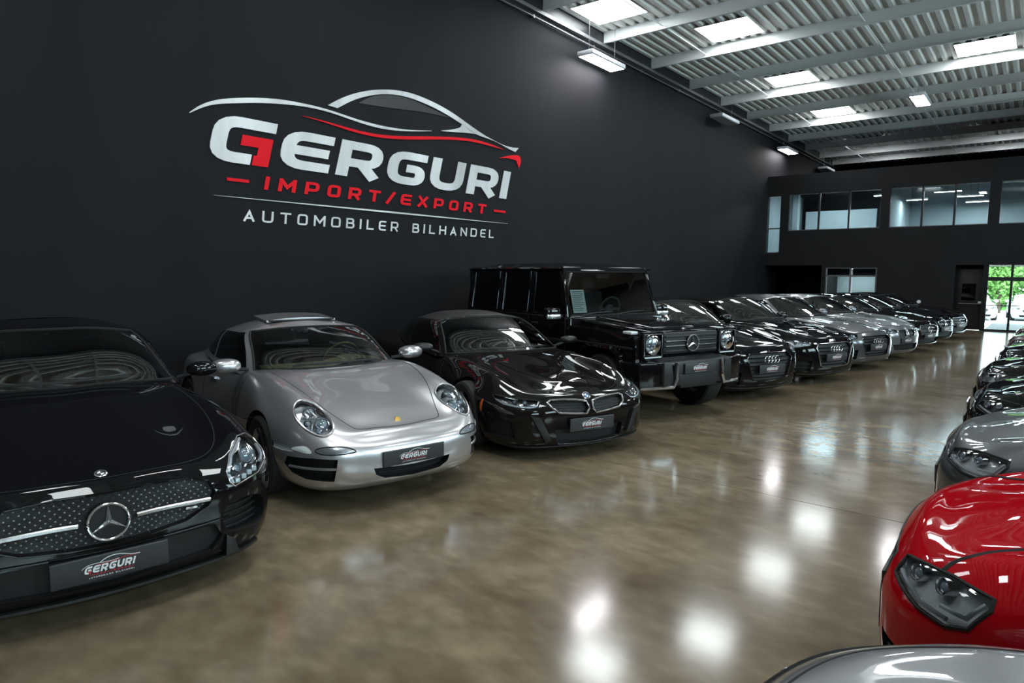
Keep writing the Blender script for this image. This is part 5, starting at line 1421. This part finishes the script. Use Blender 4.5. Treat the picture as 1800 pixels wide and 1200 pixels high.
    for y in (-.38, .38):
        s = G(); M = Matrix.Translation((-1.85, y, 1.05)) @ Matrix.Rotation(R(-10), 4, 'Y'); s.box((-.07, -.24, -.1), (.08, .24, .48), M=M, bev=.05); s.box((-.05, -.13, .50), (.06, .13, .68), M=M, bev=.04); s.obj('seat', 'interior_dark', e)
    c0 = np.array((-1.38, .38, 1.26)); ax = np.array((.3, 0, .95)); ax /= np.linalg.norm(ax); w = G(); w.tube(torus_pts(c0, .19, 28, (0, 1, 0), ax), .014, 8, closed=True); w.ellipsoid(c0, (.03, .08, .07)); w.tube([c0-np.array((0, .18, 0)), c0+np.array((0, .18, 0))], .018, 6); w.obj('steering_wheel', 'interior_grey', e)
    G().box((-1.10, -.12, 1.72), (-1.07, .12, 1.79), bev=.012).obj('rear_view_mirror', 'interior_dark', e)
    for (a, b) in ((-.60, -.08), (.02, .55)):
        wp = G(); wp.tube([(-.785, a, 1.225), (-.795, (a+b)/2, 1.255), (-.80, b, 1.26)], .010, 5); wp.obj('wiper', 'satin_black', e)
    # price sheet behind the windscreen
    sh = G(); M = Matrix.Translation((-.905, -.565, 1.41)) @ Matrix.Rotation(R(-17), 4, 'Y'); sh.box((0, -.115, -.165), (.003, .115, .165), 0, M)
    o = sh.obj('price_sheet', 'paper', e, smooth=False); o['label'] = 'white paper price sheet inside the windscreen'
    pr_ = G(); 
    for k in range(11):
        z = .135-k*.026; wd_ = (.06, .09, .085, .08, .09, .07, .085, .09, .06, .08, .075)[k]
        pr_.box((.0032, -.095, z-.004), (.0042, -.095+wd_*2, z+.003) if k else (.0042, .09, z+.006), 0, M)
    pr_.obj('printed_line', 'interior_grey', o, smooth=False)
    # front: grille, lamps, bumper
    G().box((.56, -.80, .60), (.63, .80, 1.06), bev=.02).obj('front_panel', 'black_paint', e)
    G().box((.60, -.46, .83), (.655, .46, 1.09), bev=.012).obj('grille', 'satin_black', e)
    for z in (.865, .925, .985, 1.045): G().box((.645, -.44, z-.010), (.672, .44, z+.010), bev=.005).obj('grille_slat', 'dark_chrome' if z in (.925, .985) else 'black_plastic', e)
    d = G(); d.lathe([(.001, .020), (.095, .018), (.10, -.01)], 30, axis='x', M=Matrix.Translation((.655, 0, .955))); q = d.obj('emblem_disc', 'satin_black', e)
    c.emblem_star((.690, 0, .955), .098, 'satin_chrome', 0, q)
    g = G(); g.lathe([(.001, .012), (.022, .010), (.026, 0)], 16, axis='z', M=Matrix.Translation((.52, 0, 1.118))); g.obj('bonnet_badge', 'chrome', e)
    for sg in (1, -1):
        y = sg*.635; fr_ = G()
        for (a, b, z0, z1) in ((y-.165, y+.165, 1.085, 1.115), (y-.165, y+.165, .795, .82), (y-.165, y-.140, .80, 1.11), (y+.140, y+.165, .80, 1.11)): fr_.box((.615, a, z0), (.665, b, z1), bev=.006)
        h = fr_.obj('headlamp_frame', 'black_paint', e)
        ch = G(); ch.tube([(.668, y-.14, 1.085), (.668, y+.14, 1.085), (.668, y+.14, .82), (.668, y-.14, .82)], .007, 6, closed=True); ch.obj('lamp_trim', 'satin_chrome', h)
        L = G(); L.lathe([(.001, .01), (.06, .012), (.105, .03), (.115, .05), (.12, .04), (.12, 0)], 32, axis='x', M=Matrix.Translation((.62, y, .955))); L.obj('reflector', 'reflector', h)
        u = G(); unit_at(u, (.665, y, .975), (1, 0, 0), .048); unit_at(u, (.66, y-.045, .905), (1, 0, 0), .024); unit_at(u, (.66, y+.045, .905), (1, 0, 0), .024); u.obj('lamp_unit', ['lamp_bowl', 'projector', 'satin_chrome'], h)
        gl = G(); gl.lathe([(.001, .075), (.06, .07), (.10, .058), (.118, .045)], 32, axis='x', M=Matrix.Translation((.625, y, .955))); gl.obj('lens', 'lens', h)
        G().box((.655, y-.13, .80), (.672, y+.13, .815), bev=.003).obj('light_strip', 'drl', h)
    g = G(); g.hexa([(.55, -.60, .46), (.80, -.58, .46), (.80, .58, .46), (.55, .60, .46), (.55, -.60, .78), (.80, -.58, .76), (.80, .58, .76), (.55, .60, .78)], bev=.02); g.obj('bumper', 'black_plastic', e)
    G().hexa([(.66, -.30, .43), (.800, -.30, .43), (.800, .30, .43), (.66, .30, .43), (.66, -.34, .60), (.803, -.34, .60), (.803, .34, .60), (.66, .34, .60)], bev=.012).obj('bumper_insert', 'satin_black', e)
    for sg in (1, -1):
        g = G(); q = [(.40, .40, .43), (.80, .40, .43), (.68, .86, .43), (.40, .90, .43)]; t = [(.40, .40, .755), (.815, .40, .755), (.70, .865, .755), (.40, .91, .755)]
        q = [(x, sg*y, z) for x, y, z in q]; t = [(x, sg*y, z) for x, y, z in t]
        if sg < 0: q = q[::-1]; t = t[::-1]
        g.hexa(q+t, bev=.02); b_ = g.obj('bumper_corner', 'black_paint', e)
        ch = G(); pts = [(.822, .385, .75), (.826, .385, .56), (.815, .43, .455), (.70, .80, .445), (.60, .905, .46)]
        ch.tube([(x, sg*y, z) for x, y, z in pts], .019, 6); ch.obj('chrome_trim', 'chrome', b_)
        m = G(); M = Matrix.Translation((-.93, sg*.99, 1.25)); m.box((-.06, -.12, -.085), (.06, .12, .085), M=M, bev=.04); mh = m.obj('mirror_housing', BP, e)
        ar = G(); ar.tube([(-.93, sg*.90, 1.22), (-.92, sg*.80, 1.20)], .03, 8); ar.obj('mirror_arm', 'satin_black', mh)
        cp = G(); cp.box((.0, -.115, -.075), (.064, .115, .0), M=M, bev=.02); cp.obj('mirror_cap', 'chrome', mh)
    c.plate(.818, .665, .52, .125, 0)
    c.wheels((0, -2.85), .40, .275, .905, 'dark_alloy', 5, .62)
    return c
# ------------------------------------------------------------------ park the cars
CARS = {}
CARS['gt'] = car_black_gt()
CARS['silver'] = car_silver_coupe()
CARS['wedge'] = car_black_wedge()
CARS['g'] = car_offroader()
def axle(nx, ny, yaw, fo): return (nx-fo*math.cos(R(yaw)), ny-fo*math.sin(R(yaw)))
GL = 'dark saloons in the left row'
CARS['a1'] = saloon('saloon_car', axle(-2.92, 9.64, -23, .88), -23, 'black saloon with dark four-ring grille, first past the boxy off-road wagon', 'black_paint', FRONT_RINGS_BLACK, GL, roof=1.40, zf=.74)
CARS['a2'] = saloon('saloon_car', axle(-2.53, 11.71, -21, .88), -21, 'black four-ring saloon with bright silver headlamps, second past the off-road wagon', 'black_paint', FRONT_RINGS_BRIGHT, GL, roof=1.395, zf=.745, zcowl=.975, glass='green_screen')
CARS['a3'] = saloon('saloon_car', axle(-2.29, 13.88, -20, .88), -20, 'dark grey four-ring saloon, third past the off-road wagon', 'grey_paint', FRONT_RINGS_BLACK, GL, roof=1.37, zf=.72, zcowl=.955, glass='green_screen')
CARS['a4'] = saloon('saloon_car', axle(-2.09, 15.91, -19, .88), -19, 'light grey saloon with twin kidney grille in the left row', 'light_grey_paint', FRONT_KIDNEY, GL, roof=1.34, zf=.72, zcowl=.94)
CARS['a5'] = saloon('saloon_car', axle(-1.92, 17.95, -18, .88), -18, 'black saloon just beyond the light grey kidney grille car', 'black_paint_warm', FRONT_STAR, GL, roof=1.315, zf=.71, zcowl=.925)
CARS['a6'] = saloon('saloon_car', axle(-1.80, 20.0, -18, .88), -18, 'second to last black saloon in the left row', 'black_paint', FRONT_KIDNEY, GL, roof=1.29, zf=.70, zcowl=.91)
CARS['a7'] = saloon('saloon_car', axle(-1.66, 22.2, -18, .88), -18, 'last black saloon of the left row, nearest the glass door', 'black_paint', FRONT_STAR, GL, roof=1.265, zf=.69, zcowl=.895)
GR = 'cars in the right row'
CARS['r0'] = saloon('hatchback', (-.56+.86, 1.22), 180, 'silver grey car at the bottom right corner, only its bonnet in view', 'light_grey_paint', FRONT_KIDNEY, GR, fo=.86, interior=False, zf=.81, zcowl=1.03, roof=1.55, fend=.01, hw=.90, mo=.03, mr=.09)
CARS['red'] = saloon('hatchback', (-.45+.86, 3.40), 180, 'bright red hatchback at the right edge', 'red_paint', FRONT_RED, GR, fo=.86, hw=.89, mo=.03, mr=.09)
CARS['r2'] = saloon('hatchback', (-.47+.86, 5.45), 180, 'slate grey hatchback right behind the red car', 'slate_paint', FRONT_RINGS_FLUSH, GR, fo=.86, hw=.89, mo=.03, mr=.09)
for k, (y, p, f, lab, dx) in enumerate([(7.55, 'black_paint', FRONT_RINGS_BLACK, 'black car just beyond the slate grey one in the right row', 0), (9.6, 'black_paint_warm', FRONT_KIDNEY, 'black car with kidney grille, second beyond the slate grey one', -.06), (11.9, 'black_paint', FRONT_RINGS_BLACK, 'third black car beyond the slate grey one in the right row', 0.02),
        (14.3, 'dark_red_paint', FRONT_STAR, 'dark red car far back in the right row', .05), (16.6, 'dark_red_paint', FRONT_RINGS_BLACK, 'farthest visible dark red car of the right row', .1)]):
    CARS['r%d' % (k+3)] = saloon('hatchback', (-.45+.86+dx, y), 180, lab, p, f, GR, fo=.86, interior=False, nc=5, hw=.89, mo=.03, mr=.09)
# parked outside, beyond the glass door
for k, (x, y, yaw, p, z, lab) in enumerate([(-2.6, 44, -80, 'white_paint', -.63, 'white car parked outside, nearest the left glass door pane'), (-.3, 45, -85, 'white_paint', -.65, 'white car parked outside, seen right of the glass door post'), (-4.8, 43, -80, 'slate_paint', -.62, 'dark car parked outside at the left of the door view'), (2.3, 46, -85, 'light_grey_paint', -.66, 'grey car parked outside at the right of the door view')]):
    c = saloon('parked_car', (x, y), yaw, lab, p, FRONT_STAR, 'cars parked outside', interior=False, nc=4, nr=4); c.root.location.z = z
